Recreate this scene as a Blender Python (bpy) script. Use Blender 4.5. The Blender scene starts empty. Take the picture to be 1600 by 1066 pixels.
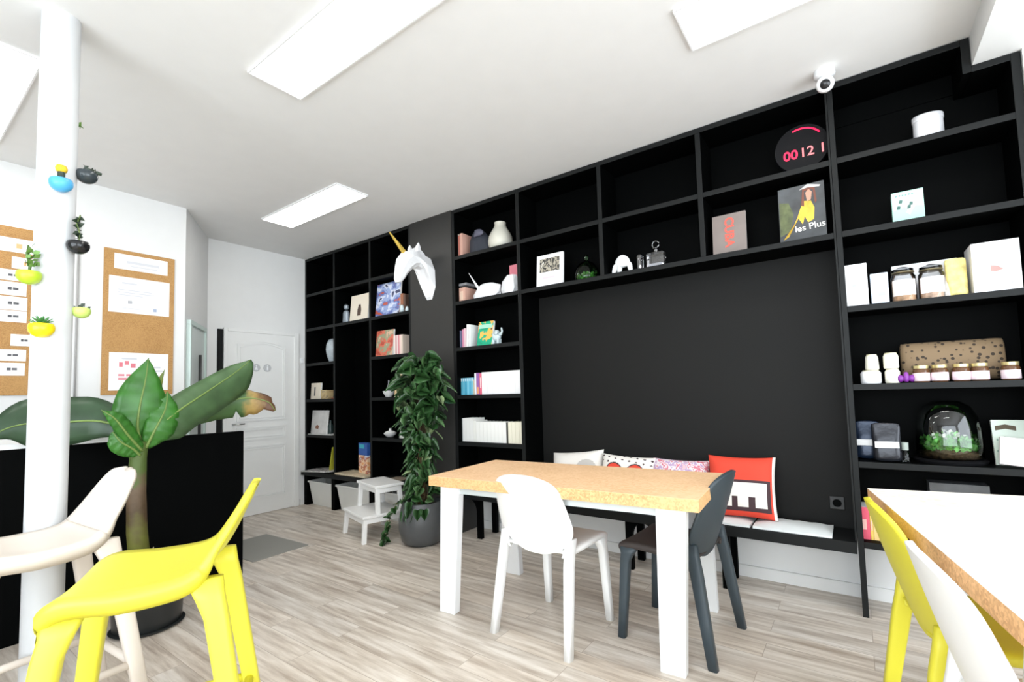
import bpy, bmesh, math, random
from mathutils import Vector, Matrix
R = math.radians
random.seed(7)
SC = bpy.context.scene
COL = SC.collection

# ------------------------------------------------------------------ camera
FPX, CX, CY = 732.33, 824.43, 568.79
YAW, PIT, ROL = -.60712, .06042, -.02923
CAMP = Vector((0, 0, 1.2))
_F = Vector((math.sin(YAW)*math.cos(PIT), math.cos(YAW)*math.cos(PIT), math.sin(PIT)))
_Rt = Vector((math.cos(YAW), -math.sin(YAW), 0)); _U = _Rt.cross(_F)
RR = _Rt*math.cos(ROL)+_U*math.sin(ROL); UU = _U*math.cos(ROL)-_Rt*math.sin(ROL)
cam = bpy.data.objects.new('camera', bpy.data.cameras.new('camera')); COL.objects.link(cam)
cam.data.sensor_width = 36; cam.data.lens = FPX/1600*36
cam.data.shift_x = (800-CX)/1600; cam.data.shift_y = (CY-533)/1600
cam.data.clip_start = .02
M = Matrix((RR, UU, -_F)).transposed().to_4x4(); M.translation = CAMP
cam.matrix_world = M
SC.camera = cam

# ------------------------------------------------------------------ view, world, daylight
SC.view_settings.view_transform = 'Standard'
SC.view_settings.look = 'None'
SC.view_settings.gamma = 1
SC.view_settings.exposure = 0.34
SC.view_settings.use_curve_mapping = False
W = bpy.data.worlds.new('sky'); SC.world = W; W.use_nodes = True
W.node_tree.nodes['Background'].inputs[0].default_value = (.85, .93, 1, 1)
W.node_tree.nodes['Background'].inputs[1].default_value = 3.4
SC.cycles.max_bounces = 8
SC.cycles.diffuse_bounces = 5
SC.cycles.caustics_reflective = False; SC.cycles.caustics_refractive = False
SC.cycles.sample_clamp_indirect = 6
SC.cycles.use_denoising = True

def window_light(name, loc, rot, sx, sy, power):
    l = bpy.data.lights.new(name, 'AREA'); l.shape = 'RECTANGLE'; l.size = sx; l.size_y = sy
    l.energy = power; l.color = (.85, .93, 1)
    o = bpy.data.objects.new(name, l); COL.objects.link(o); o.location = loc; o.rotation_euler = rot
    return o
# daylight entering through the shop-front panes behind and to the right of the camera
window_light('daylight_front', (.2, -2.32, 1.45), (R(90), 0, 0), 4.6, 2.3, 95)
window_light('daylight_side', (2.75, .6, 1.35), (R(90), 0, R(90)), 3.4, 2.2, 75)

# ------------------------------------------------------------------ materials
MATS = {}
def mat(name, col=(.5, .5, .5), rough=.6, metal=0, emit=None, es=0, bump=0, bscale=60, var=0, vscale=8, spec=.5, trans=0, alpha=1, coat=0, ior=1.45):
    if name in MATS: return MATS[name]
    m = bpy.data.materials.new(name); m.use_nodes = True
    nt = m.node_tree; b = nt.nodes['Principled BSDF']
    b.inputs['Base Color'].default_value = (*col, 1); b.inputs['Roughness'].default_value = rough
    b.inputs['Metallic'].default_value = metal; b.inputs['Specular IOR Level'].default_value = spec
    b.inputs['Transmission Weight'].default_value = trans; b.inputs['Alpha'].default_value = alpha
    b.inputs['Coat Weight'].default_value = coat; b.inputs['IOR'].default_value = ior
    if emit: b.inputs['Emission Color'].default_value = (*emit, 1); b.inputs['Emission Strength'].default_value = es
    tc = nt.nodes.new('ShaderNodeTexCoord')
    n = nt.nodes.new('ShaderNodeTexNoise'); n.inputs['Scale'].default_value = vscale; n.inputs['Detail'].default_value = 5
    nt.links.new(tc.outputs['Object'], n.inputs['Vector'])
    v = max(var, .012)
    r = nt.nodes.new('ShaderNodeValToRGB')
    r.color_ramp.elements[0].position = .3; r.color_ramp.elements[1].position = .7
    r.color_ramp.elements[0].color = (*[c*(1-v) for c in col], 1)
    r.color_ramp.elements[1].color = (*[min(1, c*(1+v)) for c in col], 1)
    nt.links.new(n.outputs['Fac'], r.inputs['Fac']); nt.links.new(r.outputs['Color'], b.inputs['Base Color'])
    if bump:
        n2 = nt.nodes.new('ShaderNodeTexNoise'); n2.inputs['Scale'].default_value = bscale; n2.inputs['Detail'].default_value = 4
        bp = nt.nodes.new('ShaderNodeBump'); bp.inputs['Strength'].default_value = bump; bp.inputs['Distance'].default_value = .01
        nt.links.new(tc.outputs['Object'], n2.inputs['Vector']); nt.links.new(n2.outputs['Fac'], bp.inputs['Height'])
        nt.links.new(bp.outputs['Normal'], b.inputs['Normal'])
    MATS[name] = m
    return m

def patchy(name, cols, scale=10, rough=.5, kind='noise', stretch=(1, 1, 1)):
    """printed surface: a few flat colours in irregular patches"""
    if name in MATS: return MATS[name]
    m = bpy.data.materials.new(name); m.use_nodes = True; nt = m.node_tree; b = nt.nodes['Principled BSDF']
    b.inputs['Roughness'].default_value = rough
    tc = nt.nodes.new('ShaderNodeTexCoord'); mp = nt.nodes.new('ShaderNodeMapping'); mp.inputs['Scale'].default_value = stretch
    nt.links.new(tc.outputs['Object'], mp.inputs['Vector'])
    r = nt.nodes.new('ShaderNodeValToRGB'); r.color_ramp.interpolation = 'CONSTANT' if kind != 'soft' else 'LINEAR'
    if kind == 'vor':
        n = nt.nodes.new('ShaderNodeTexVoronoi'); n.inputs['Scale'].default_value = scale
        sp = nt.nodes.new('ShaderNodeSeparateColor'); nt.links.new(mp.outputs['Vector'], n.inputs['Vector'])
        nt.links.new(n.outputs['Color'], sp.inputs['Color']); fac = sp.outputs[0]; lo, hi = 0, 1
    else:
        n = nt.nodes.new('ShaderNodeTexNoise'); n.inputs['Scale'].default_value = scale; n.inputs['Detail'].default_value = 3
        nt.links.new(mp.outputs['Vector'], n.inputs['Vector']); fac = n.outputs['Fac']; lo, hi = .32, .68
    nt.links.new(fac, r.inputs['Fac'])
    k = len(cols)
    while len(r.color_ramp.elements) < k: r.color_ramp.elements.new(.5)
    for i, c in enumerate(cols):
        r.color_ramp.elements[i].position = 0 if i == 0 else lo+(hi-lo)*i/k
        r.color_ramp.elements[i].color = (*c, 1)
    nt.links.new(r.outputs['Color'], b.inputs['Base Color'])
    MATS[name] = m
    return m

def wood_floor():
    m = bpy.data.materials.new('washed_oak_floor'); m.use_nodes = True; nt = m.node_tree; b = nt.nodes['Principled BSDF']; L = nt.links
    tc = nt.nodes.new('ShaderNodeTexCoord')
    br = nt.nodes.new('ShaderNodeTexBrick'); L.new(tc.outputs['Object'], br.inputs['Vector'])
    br.inputs['Color1'].default_value = (0, 0, 0, 1); br.inputs['Color2'].default_value = (1, 1, 1, 1); br.inputs['Mortar'].default_value = (.5, .5, .5, 1)
    br.inputs['Scale'].default_value = 1; br.inputs['Mortar Size'].default_value = .0012; br.inputs['Brick Width'].default_value = 1.1; br.inputs['Row Height'].default_value = .13
    br.offset = .37
    mp = nt.nodes.new('ShaderNodeMapping'); mp.inputs['Scale'].default_value = (1.3, 15, 1)
    ad = nt.nodes.new('ShaderNodeVectorMath'); ad.operation = 'ADD'
    sc = nt.nodes.new('ShaderNodeVectorMath'); sc.operation = 'SCALE'; sc.inputs['Scale'].default_value = 7
    L.new(br.outputs['Color'], sc.inputs[0]); L.new(tc.outputs['Object'], ad.inputs[0]); L.new(sc.outputs[0], ad.inputs[1]); L.new(ad.outputs[0], mp.inputs['Vector'])
    n = nt.nodes.new('ShaderNodeTexNoise'); n.inputs['Scale'].default_value = 1.6; n.inputs['Detail'].default_value = 7; n.inputs['Roughness'].default_value = .62
    L.new(mp.outputs['Vector'], n.inputs['Vector'])
    r = nt.nodes.new('ShaderNodeValToRGB'); e = r.color_ramp.elements
    e[0].position = .33; e[0].color = (.39, .32, .26, 1); e[1].position = .66; e[1].color = (.77, .71, .64, 1)
    x = e.new(.5); x.color = (.60, .53, .455, 1)
    L.new(n.outputs['Fac'], r.inputs['Fac'])
    mx = nt.nodes.new('ShaderNodeMix'); mx.data_type = 'RGBA'; mx.blend_type = 'MULTIPLY'; mx.inputs[0].default_value = .35
    r2 = nt.nodes.new('ShaderNodeValToRGB'); r2.color_ramp.elements[0].color = (.78, .80, .84, 1); r2.color_ramp.elements[1].color = (1.1, 1.05, 1, 1)
    L.new(br.outputs['Color'], r2.inputs['Fac']); L.new(r.outputs['Color'], mx.inputs[6]); L.new(r2.outputs['Color'], mx.inputs[7])
    mm = nt.nodes.new('ShaderNodeMix'); mm.data_type = 'RGBA'; L.new(br.outputs['Fac'], mm.inputs[0]); L.new(mx.outputs[2], mm.inputs[6]); mm.inputs[7].default_value = (.34, .28, .22, 1)
    L.new(mm.outputs[2], b.inputs['Base Color'])
    b.inputs['Roughness'].default_value = .38; b.inputs['Specular IOR Level'].default_value = .45
    bp = nt.nodes.new('ShaderNodeBump'); bp.inputs['Strength'].default_value = .12; bp.inputs['Distance'].default_value = .004
    L.new(n.outputs['Fac'], bp.inputs['Height']); L.new(bp.outputs['Normal'], b.inputs['Normal'])
    return m

def cork(name, c0, c1, scale=90):
    m = bpy.data.materials.new(name); m.use_nodes = True; nt = m.node_tree; b = nt.nodes['Principled BSDF']; L = nt.links
    tc = nt.nodes.new('ShaderNodeTexCoord')
    v = nt.nodes.new('ShaderNodeTexVoronoi'); v.inputs['Scale'].default_value = scale; L.new(tc.outputs['Object'], v.inputs['Vector'])
    n = nt.nodes.new('ShaderNodeTexNoise'); n.inputs['Scale'].default_value = 5; n.inputs['Detail'].default_value = 6; L.new(tc.outputs['Object'], n.inputs['Vector'])
    sp = nt.nodes.new('ShaderNodeSeparateColor'); L.new(v.outputs['Color'], sp.inputs['Color'])
    ma = nt.nodes.new('ShaderNodeMath'); ma.operation = 'ADD'; mu = nt.nodes.new('ShaderNodeMath'); mu.operation = 'MULTIPLY'; mu.inputs[1].default_value = .6
    L.new(sp.outputs[0], mu.inputs[0]); L.new(mu.outputs[0], ma.inputs[0]); L.new(n.outputs['Fac'], ma.inputs[1])
    r = nt.nodes.new('ShaderNodeValToRGB'); r.color_ramp.elements[0].position = .35; r.color_ramp.elements[1].position = 1.0
    r.color_ramp.elements[0].color = (*c0, 1); r.color_ramp.elements[1].color = (*c1, 1)
    L.new(ma.outputs[0], r.inputs['Fac']); L.new(r.outputs['Color'], b.inputs['Base Color'])
    b.inputs['Roughness'].default_value = .75; MATS[name] = m
    return m

WALL = mat('white_wall_paint', (.74, .74, .73), .7, bump=.05, bscale=150)
CEIL = mat('white_ceiling_paint', (.75, .745, .735), .8)
BLACK = mat('black_lacquered_board', (.0006, .0008, .0008), .6, spec=.05)  # taken close to zero so shade inside the shelves is in the colour
BLACK_LIT = mat('black_board_lit', (.0080, .0088, .0088), .5, spec=.2)  # paler copy of the board black, painting in light on the front edges
ALC = mat('black_alcove_panel', (.0075, .0075, .0070), .6, spec=.2)
PIL = mat('charcoal_pillar_paint', (.028, .027, .025), .5, spec=.4)
FLOOR = wood_floor()
def thin_glass(name, tint=(1, 1, 1), ior=1.45, boost=1.0):
    m = bpy.data.materials.new(name); m.use_nodes = True; nt = m.node_tree; nt.nodes.remove(nt.nodes['Principled BSDF'])
    tr = nt.nodes.new('ShaderNodeBsdfTransparent'); tr.inputs[0].default_value = (*tint, 1)
    gl = nt.nodes.new('ShaderNodeBsdfGlossy'); gl.inputs['Roughness'].default_value = .02
    fr = nt.nodes.new('ShaderNodeFresnel'); fr.inputs[0].default_value = ior; mx = nt.nodes.new('ShaderNodeMixShader')
    nz = nt.nodes.new('ShaderNodeMath'); nz.operation = 'MULTIPLY'; nz.inputs[1].default_value = boost; nz.use_clamp = True
    nt.links.new(fr.outputs[0], nz.inputs[0]); nt.links.new(nz.outputs[0], mx.inputs[0]); nt.links.new(tr.outputs[0], mx.inputs[1]); nt.links.new(gl.outputs[0], mx.inputs[2])
    nt.links.new(mx.outputs[0], nt.nodes['Material Output'].inputs[0]); MATS[name] = m
    return m
TABW = cork('pale_chipboard_top', (.72, .43, .22), (.84, .55, .32))
TABE = cork('chipboard_edge', (.50, .27, .11), (.76, .45, .21), 140)
CORKB = cork('brown_cork', (.33, .165, .05), (.47, .26, .09), 220)
WHITE = mat('white_painted_metal', (.83, .84, .85), .35)
CHW = mat('white_moulded_plastic', (.83, .83, .82), .42)
STW = mat('cream_moulded_plastic', (.66, .59, .52), .5)
CHY = mat('yellow_moulded_plastic', (.68, .62, .045), .42)
CHG = mat('slate_grey_moulded_plastic', (.038, .052, .062), .45)
SEATD = mat('dark_brown_seat_pad', (.045, .036, .033), .7)
PAPER = mat('white_paper', (.86, .85, .83), .7)
GREYPR = mat('grey_print', (.42, .42, .44), .7)
DARKPR = mat('dark_print', (.10, .10, .11), .7)
LINEN = mat('white_canvas', (.72, .76, .76), .85, bump=.3, bscale=200)

# ------------------------------------------------------------------ object helpers
def tag(o, label=None, cat=None, group=None, kind=None):
    if label: o['label'] = label
    if cat: o['category'] = cat
    if group: o['group'] = group
    if kind: o['kind'] = kind
    return o
def thing(name, label, cat, loc=(0, 0, 0), rz=0, group=None):
    o = bpy.data.objects.new(name, None); COL.objects.link(o); o.location = loc; o.rotation_euler = (0, 0, rz)
    o.empty_display_size = .05
    return tag(o, label, cat, group)
def lit_edge(o, m):
    """the front edge (towards the room) of a board has its light painted in as a paler black"""
    o.data.materials.append(m)
    ymin = min(v.co.y for v in o.data.vertices)
    for p in o.data.polygons:
        if p.normal.y < -.6 and p.center.y < ymin+.003: p.material_index = 1
    return o
class MB:
    def __init__(s): s.bm = bmesh.new()
    def _add(s, verts, faces):
        vs = [s.bm.verts.new(v) for v in verts]
        out = []
        for f in faces:
            try: out.append(s.bm.faces.new([vs[i] for i in f]))
            except ValueError: pass
        return vs, out
    def box(s, x0, x1, y0, y1, z0, z1, bev=0, m=None):
        v = [Vector(p) for p in ((x0, y0, z0), (x1, y0, z0), (x1, y1, z0), (x0, y1, z0), (x0, y0, z1), (x1, y0, z1), (x1, y1, z1), (x0, y1, z1))]
        if m is not None: v = [m @ p for p in v]
        vs, fs = s._add(v, [(3, 2, 1, 0), (4, 5, 6, 7), (0, 1, 5, 4), (1, 2, 6, 5), (2, 3, 7, 6), (3, 0, 4, 7)])
        if bev:
            es = list({e for f in fs for e in f.edges})
            bmesh.ops.bevel(s.bm, geom=es, offset=bev, segments=2, profile=.5, affect='EDGES')
        return s
    def loft(s, rings, cap=True, closed=True):
        n = len(rings[0]); vs = [[s.bm.verts.new(p) for p in r] for r in rings]
        for a, b in zip(vs, vs[1:]):
            for i in range(n if closed else n-1):
                j = (i+1) % n
                try: s.bm.faces.new((a[i], a[j], b[j], b[i]))
                except ValueError: pass
        if cap and closed:
            s.bm.faces.new(list(reversed(vs[0]))); s.bm.faces.new(vs[-1])
        return s
    def tube(s, pts, rad, n=12, cap=True):
        pts = [Vector(p) for p in pts]; rings = []
        if not hasattr(rad, '__len__'): rad = [rad]*len(pts)
        up = Vector((0, 0, 1)); prev = None
        for i, p in enumerate(pts):
            d = (pts[min(i+1, len(pts)-1)]-pts[max(i-1, 0)]).normalized()
            if prev is None:
                a = d.cross(up if abs(d.z) < .9 else Vector((1, 0, 0))).normalized()
            else:
                a = (prev-d*prev.dot(d)).normalized()
            prev = a; b = d.cross(a)
            rings.append([p+(a*math.cos(t)+b*math.sin(t))*rad[i] for t in [2*math.pi*k/n for k in range(n)]])
        return s.loft(rings, cap)
    def lathe(s, prof, n=28, c=(0, 0, 0), sx=1, sy=1, m=None):
        rings = []
        for r, z in prof:
            ring = [Vector((c[0]+sx*max(r, 1e-4)*math.cos(2*math.pi*k/n), c[1]+sy*max(r, 1e-4)*math.sin(2*math.pi*k/n), c[2]+z)) for k in range(n)]
            if m is not None: ring = [m @ p for p in ring]
            rings.append(ring)
        return s.loft(rings)
    def prism(s, outline, y0, y1, m=None):
        """outline in (x, z), extruded along y"""
        a = [Vector((x, y0, z)) for x, z in outline]; b = [Vector((x, y1, z)) for x, z in outline]
        if m is not None: a = [m @ p for p in a]; b = [m @ p for p in b]
        return s.loft([a, b])
    def grid(s, P):
        vs = [[s.bm.verts.new(p) for p in r] for r in P]
        for a, b in zip(vs, vs[1:]):
            for i in range(len(a)-1): s.bm.faces.new((a[i], a[i+1], b[i+1], b[i]))
        return s
    def build(s, name, material, parent=None, smooth=False, solid=0, sub=0, loc=None, rot=None, auto=None):
        bmesh.ops.recalc_face_normals(s.bm, faces=s.bm.faces)
        me = bpy.data.meshes.new(name); s.bm.to_mesh(me); s.bm.free()
        me.materials.append(material)
        o = bpy.data.objects.new(name, me); COL.objects.link(o)
        if parent is not None: o.parent = parent
        if loc is not None: o.location = loc
        if rot is not None: o.rotation_euler = rot
        if smooth:
            for p in me.polygons: p.use_smooth = True
            if auto is not None:
                for e in me.edges: pass
                me.set_sharp_from_angle(angle=R(auto))
        if solid:
            md = o.modifiers.new('thickness', 'SOLIDIFY'); md.thickness = solid; md.offset = 0
        if sub:
            md = o.modifiers.new('smooth', 'SUBSURF'); md.levels = sub; md.render_levels = sub
        return o
def struct(mb, name, material, **k):
    o = mb.build(name, material, **k); o['kind'] = 'structure'; return o
def kids(o): return [c for c in COL.objects if c.parent == o]
def copy_tree(o, parent=None):
    c = o.copy(); COL.objects.link(c)
    if parent is not None: c.parent = parent
    for ch in kids(o): copy_tree(ch, c)
    return c
def text(s, size, material, parent, loc, rot=(R(90), 0, 0), name='lettering', depth=.0006, shear=0, bold=0):
    cu = bpy.data.curves.new('t', 'FONT'); cu.body = s; cu.size = size; cu.extrude = depth; cu.align_x = 'CENTER'; cu.align_y = 'CENTER'; cu.shear = shear; cu.offset = bold
    t = bpy.data.objects.new('t', cu); COL.objects.link(t)
    dg = bpy.context.evaluated_depsgraph_get(); dg.update()
    me = bpy.data.meshes.new_from_object(t.evaluated_get(dg)); me.name = name
    me.materials.clear(); me.materials.append(material)
    bpy.data.objects.remove(t); bpy.data.curves.remove(cu)
    o = bpy.data.objects.new(name, me); COL.objects.link(o); o.parent = parent; o.location = loc; o.rotation_euler = rot
    return o
def at(u, v, ax, val):
    """point where the sight line through photograph position (u, v) meets the plane ax = val"""
    d = _F+RR*((u-CX)/FPX)-UU*((v-CY)/FPX); i = 'xyz'.index(ax)
    return CAMP+d*((val-CAMP[i])/d[i])

# ------------------------------------------------------------------ the room
XL, XW, YW, ZC = -5.237, -4.56, 3.27, 2.84
D = 2.994
struct(MB().box(-6.4, 2.9, -2.5, 3.5, -.1, 0), 'floor', FLOOR)
struct(MB().box(-6.4, 2.9, -2.5, 3.5, ZC, ZC+.1), 'ceiling', CEIL)
struct(MB().box(-5.4, 2.9, YW, YW+.12, 0, ZC), 'wall_back', WALL)
struct(MB().box(XL-.1, XL, 1.97, YW, 0, ZC), 'wall_left', WALL)
struct(MB().box(XW-.1, XW, -2.4, 1.561, 0, ZC), 'wall_left', WALL)
# oblique return between the two
a = Vector((XW, 1.561, 0)); b_ = Vector((XL, 1.985, 0)); dv = (b_-a).normalized(); nv = Vector((dv.y, -dv.x, 0))
ang = math.atan2(dv.y, dv.x); LEN = (b_-a).length
mo = Matrix.Translation(a) @ Matrix.Rotation(ang, 4, 'Z')
struct(MB().box(0, LEN+.02, 0, .1, 0, ZC, m=Matrix.Translation(a) @ Matrix.Rotation(ang, 4, 'Z')), 'wall_left', WALL)
# walls with the shop-front openings (behind and right of the camera)
w = MB(); w.box(-6.4, -2.1, -2.5, -2.4, 0, ZC); w.box(2.5, 2.9, -2.5, -2.4, 0, ZC); w.box(-2.1, 2.5, -2.5, -2.4, 2.6, ZC); w.box(-2.1, 2.5, -2.5, -2.4, 0, .3)
struct(w, 'wall_front', WALL)
w = MB(); w.box(2.8, 2.9, -2.4, -1.1, 0, ZC); w.box(2.8, 2.9, 2.3, 3.3, 0, ZC); w.box(2.8, 2.9, -1.1, 2.3, 2.45, ZC); w.box(2.8, 2.9, -1.1, 2.3, 0, .25)
struct(w, 'wall_right', WALL)
# downstand beam right of the bookcase
BEAMZ = 2.695
struct(MB().box(.548, 1.1, -2.4, YW, BEAMZ, ZC), 'trim_1', WALL)
struct(MB().box(.712, 1.1, 2.98, YW, 0, BEAMZ), 'wall_right', WALL)
# skirting under the bench
struct(MB().box(-2.9, .70, YW-.014, YW, 0, .07), 'baseboard_back', WALL)
struct(MB().box(XL, XL+.012, 2.93, 2.99, 0, .07), 'baseboard_left', WALL)

# column
COLX, COLY = -2.665, .452
o = struct(MB().lathe([(.061, 0), (.061, ZC)], 48, (COLX, COLY, 0)), 'column', mat('greyish_white_column_paint', (.60, .61, .62), .5), smooth=True, auto=40)
o['label'] = 'round white column rising from floor to ceiling with small plant pots stuck on it'
# thin pipe on the wall beside the column
tag(MB().tube([(XW+.014, .895, .95), (XW+.014, .895, 2.55)], .006).build('pipe', mat('grey_cable', (.35, .34, .33), .5), smooth=True), 'thin grey conduit running down the white wall behind the column', 'pipe')

# door in the left wall
def white_door():
    t = bpy.data.objects.new('door_1', None); COL.objects.link(t); t['kind'] = 'structure'; t.location = (XL, 0, 0)
    DW = mat('white_door_paint', (.78, .78, .765), .45)
    y0, y1, h = 2.16, 2.855, 1.915
    f = MB(); f.box(0, .03, y0-.035, y0, 0, h+.035, .004); f.box(0, .03, y1, y1+.05, 0, h+.035, .004); f.box(0, .03, y0, y1, h, h+.035, .004)
    f.build('door_frame', DW, t)
    MB().box(0, .018, y0, y1, .005, h).build('door_leaf', DW, t)
    def panel(ya, yb, za, zb, curve=0):
        pm = MB()
        def outline(k):
            pts = [(ya+k, za+k), (yb-k, za+k)]
            top = [(yb-k-(yb-ya-2*k)*i/12, zb-k+curve*math.sin(math.pi*i/12)) for i in range(13)]
            return pts+top
        for k0, k1 in ((0, .018), (.03, .038)):
            A, B = outline(k0), outline(k1)
            r = [[Vector((.018, y, z)) for y, z in A], [Vector((.027, y, z)) for y, z in A], [Vector((.027, y, z)) for y, z in B], [Vector((.018, y, z)) for y, z in B]]
            pm.loft(r, cap=False)
        pm.build('door_panel', DW, t)
    panel(y0+.09, y1-.09, .98, 1.79, .05)
    panel(y0+.09, y1-.09, .78, .92)
    panel(y0+.09, y1-.09, .16, .72)
    g = mat('grey_sign', (.50, .51, .52), .5)
    for k, yc in enumerate((2.44, 2.555)):
        s = MB(); mm = Matrix.Translation((.024, yc, 1.545)) @ Matrix.Rotation(R(90), 4, 'Y')
        s.lathe([(.040, -.003), (.040, .003)], 28, m=mm); d = s.build('door_sign', g, t, smooth=True, auto=40)
        f = MB()
        f.lathe([(.007, 0), (.007, .0015)], 14, m=Matrix.Translation((.0275, yc, 1.567)) @ Matrix.Rotation(R(90), 4, 'Y'))
        if k: f.box(.0272, .0288, yc-.008, yc+.008, 1.520, 1.557)
        else: f.loft([[Vector((x, yc+a*.5, z)) for a, z in ((-.034, 1.522), (.034, 1.522), (.008, 1.558), (-.008, 1.558))] for x in (.0272, .0288)])
        f.build('pictogram', WHITE, d)
    k = MB(); k.tube([(.02, 2.215, .96), (.065, 2.215, .96), (.068, 2.31, .96)], .008, 10); k.build('door_handle', mat('brushed_steel', (.6, .6, .6), .3, 1), t, smooth=True)
    return t
white_door()
struct(MB().box(XL-.0, XL+.02, 2.072, 2.118, .0, 1.93), 'door_gap_shade', mat('black_gap', (.004, .004, .004), .9))  # black strip painted as the shade of the open gap beside the door
# glazed door in the oblique return
def glass_door():
    t = bpy.data.objects.new('door_2', None); COL.objects.link(t); t['kind'] = 'structure'
    t.matrix_world = Matrix.Translation(a) @ Matrix.Rotation(ang, 4, 'Z')
    s = -1
    FR = mat('pale_green_frame', (.52, .62, .58), .4)
    f = MB(); f.box(.05, .62, -.0-.035, 0, 1.86, 1.90, .003); f.box(.05, .085, -.035, 0, 0, 1.86, .003); f.box(.585, .62, -.035, 0, 0, 1.86, .003)
    f.build('door_frame', FR, t)
    MB().box(.085, .585, -.02, -.010, .02, 1.86).build('door_pane', mat('frosted_glass', (.60, .66, .64), .35, spec=.6), t)
    MB().tube([(.32, -.045, .6), (.32, -.045, 1.62)], .012).build('door_handle', mat('dark_steel', (.06, .06, .06), .4, .6), t, smooth=True)
glass_door()

# ------------------------------------------------------------------ ceiling light panels
LIT = mat('lit_diffuser', (.9, .9, .9), .5, emit=(1, .985, .95), es=8)
ALU = mat('white_panel_frame', (.8, .8, .8), .4)
def ceiling_panel(x0, x1, y0, y1, label):
    t = thing('ceiling_light', label, 'ceiling light', ((x0+x1)/2, (y0+y1)/2, ZC), 0, 'rectangular ceiling panels')
    hx, hy = (x1-x0)/2, (y1-y0)/2
    f = MB()
    for s in (-1, 1): f.box(-hx-.008, hx+.008, s*hy-(.008 if s < 0 else 0), s*hy+(.008 if s > 0 else 0), -.014, 0); f.box(s*hx-(.008 if s < 0 else 0), s*hx+(.008 if s > 0 else 0), -hy, hy, -.014, 0)
    f.build('light_frame', ALU, t)
    MB().box(-hx, hx, -hy, hy, -.011, -.001).build('diffuser', LIT, t)
ceiling_panel(-4.30, -3.16, 2.06, 2.33, 'small looking lit ceiling panel farthest away, near the door wall')
ceiling_panel(-2.38, -1.22, 1.075, 1.335, 'long lit ceiling panel above the room centre, cut by the top of the picture')
ceiling_panel(-.545, .60-.06, 1.985, 2.265, 'lit ceiling panel nearest the bookcase top, upper right')
ceiling_panel(-4.25, -3.06, .20, .455, 'lit ceiling panel left of the white column at the picture edge')
ceiling_panel(-.62, .5, .10, .36, 'added ceiling panel directly over the camera, unseen, for extra light')  # added out of view for lighting, continuing the row of panels

# ------------------------------------------------------------------ black shelving
H = dict(top=2.835, h1=2.415, h2=2.011, h3=1.605, h4=1.192, h5=.791, h6=.381)
V = [-5.225, -4.656, -4.026, -3.407, -2.864, -2.140, -1.416, -.725, -.037, .690]
T = .032; YB = 3.25
def bookcase(name, label, x0, x1, top, z0, back=True, ybk=YB, tl=T, tr=T):
    t = thing(name, label, 'bookcase', ((x0+x1)/2, D, z0)); X = -(x0+x1)/2; Z = -z0
    dz = ybk-D
    def upright(x, za, zb, nm='side_panel', th=T):
        lit_edge(MB().box(x-th/2+X, x+th/2+X, 0, dz, za+Z, zb+Z, .0015).build(nm, BLACK, t), BLACK_LIT)
    upright(x0+tl/2, z0, top, th=tl); upright(x1-tr/2, z0, top, th=tr)
    lit_edge(MB().box(x0+tl+X, x1-tr+X, .0, dz, top-T+Z, top+Z, .0015).build('top_panel', BLACK, t), BLACK_LIT)
    if back: MB().box(x0+X+.002, x1+X-.002, dz, dz+.012, z0+Z, top+Z-.001).build('back_panel', BLACK, t)
    return t, X, Z, dz, upright
def shelf(t, xa, xb, z, X, Z, dz):
    lit_edge(MB().box(xa+X, xb+X, .0, dz, z-T+Z, z+Z, .0015).build('shelf', BLACK, t), BLACK_LIT)

# left unit: three bays over a bench-high base
x0, x1 = XL, V[3]
t, X, Z, dz, up = bookcase('bookcase', 'black three-bay bookcase in the far corner beside the white door', x0, x1, H['top'], H['h6'])
for x in (V[1], V[2]): up(x, H['h6'], H['top']-T, 'divider')
for h in ('h1', 'h2', 'h3', 'h4', 'h5'):
    for k, (xa, xb) in enumerate(((x0+T, V[1]-T/2), (V[1]+T/2, V[2]-T/2), (V[2]+T/2, x1-T))):
        if k == 1 and h in ('h3', 'h4', 'h5'): continue
        shelf(t, xa, xb, H[h], X, Z, dz)
# its low base with three storage bays
tb = thing('low_bench', 'low black bench base under the far left bookcase holding white bins', 'bench', ((x0+x1)/2, D, 0)); X = -(x0+x1)/2
MB().box(x0+X, x1+X, -.05, YB-D+.01, H['h6']-.045, H['h6']-.001, .002).build('bench_top', BLACK_LIT, tb)
for x in (x0+.045, V[1], V[2]+.02, x1-.03):
    MB().box(x-.03+X, x+.03+X, -.02, YB-D, 0, H['h6']-.045, .002).build('leg', BLACK, tb)
# charcoal pillar face
struct(MB().box(V[3]+.001, V[4]-.001, D-.004, YW, 0, ZC), 'trim_3', PIL)
# narrow unit
x0, x1 = V[4], V[5]
t, X, Z, dz, up = bookcase('bookcase', 'narrow black single-bay bookcase between the charcoal pillar and the bench alcove', x0, x1, H['top'], H['h6'], tr=.016)
for h in ('h1', 'h2', 'h3', 'h4', 'h5'): shelf(t, x0+T, x1-.016, H[h], X, Z, dz)
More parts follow.
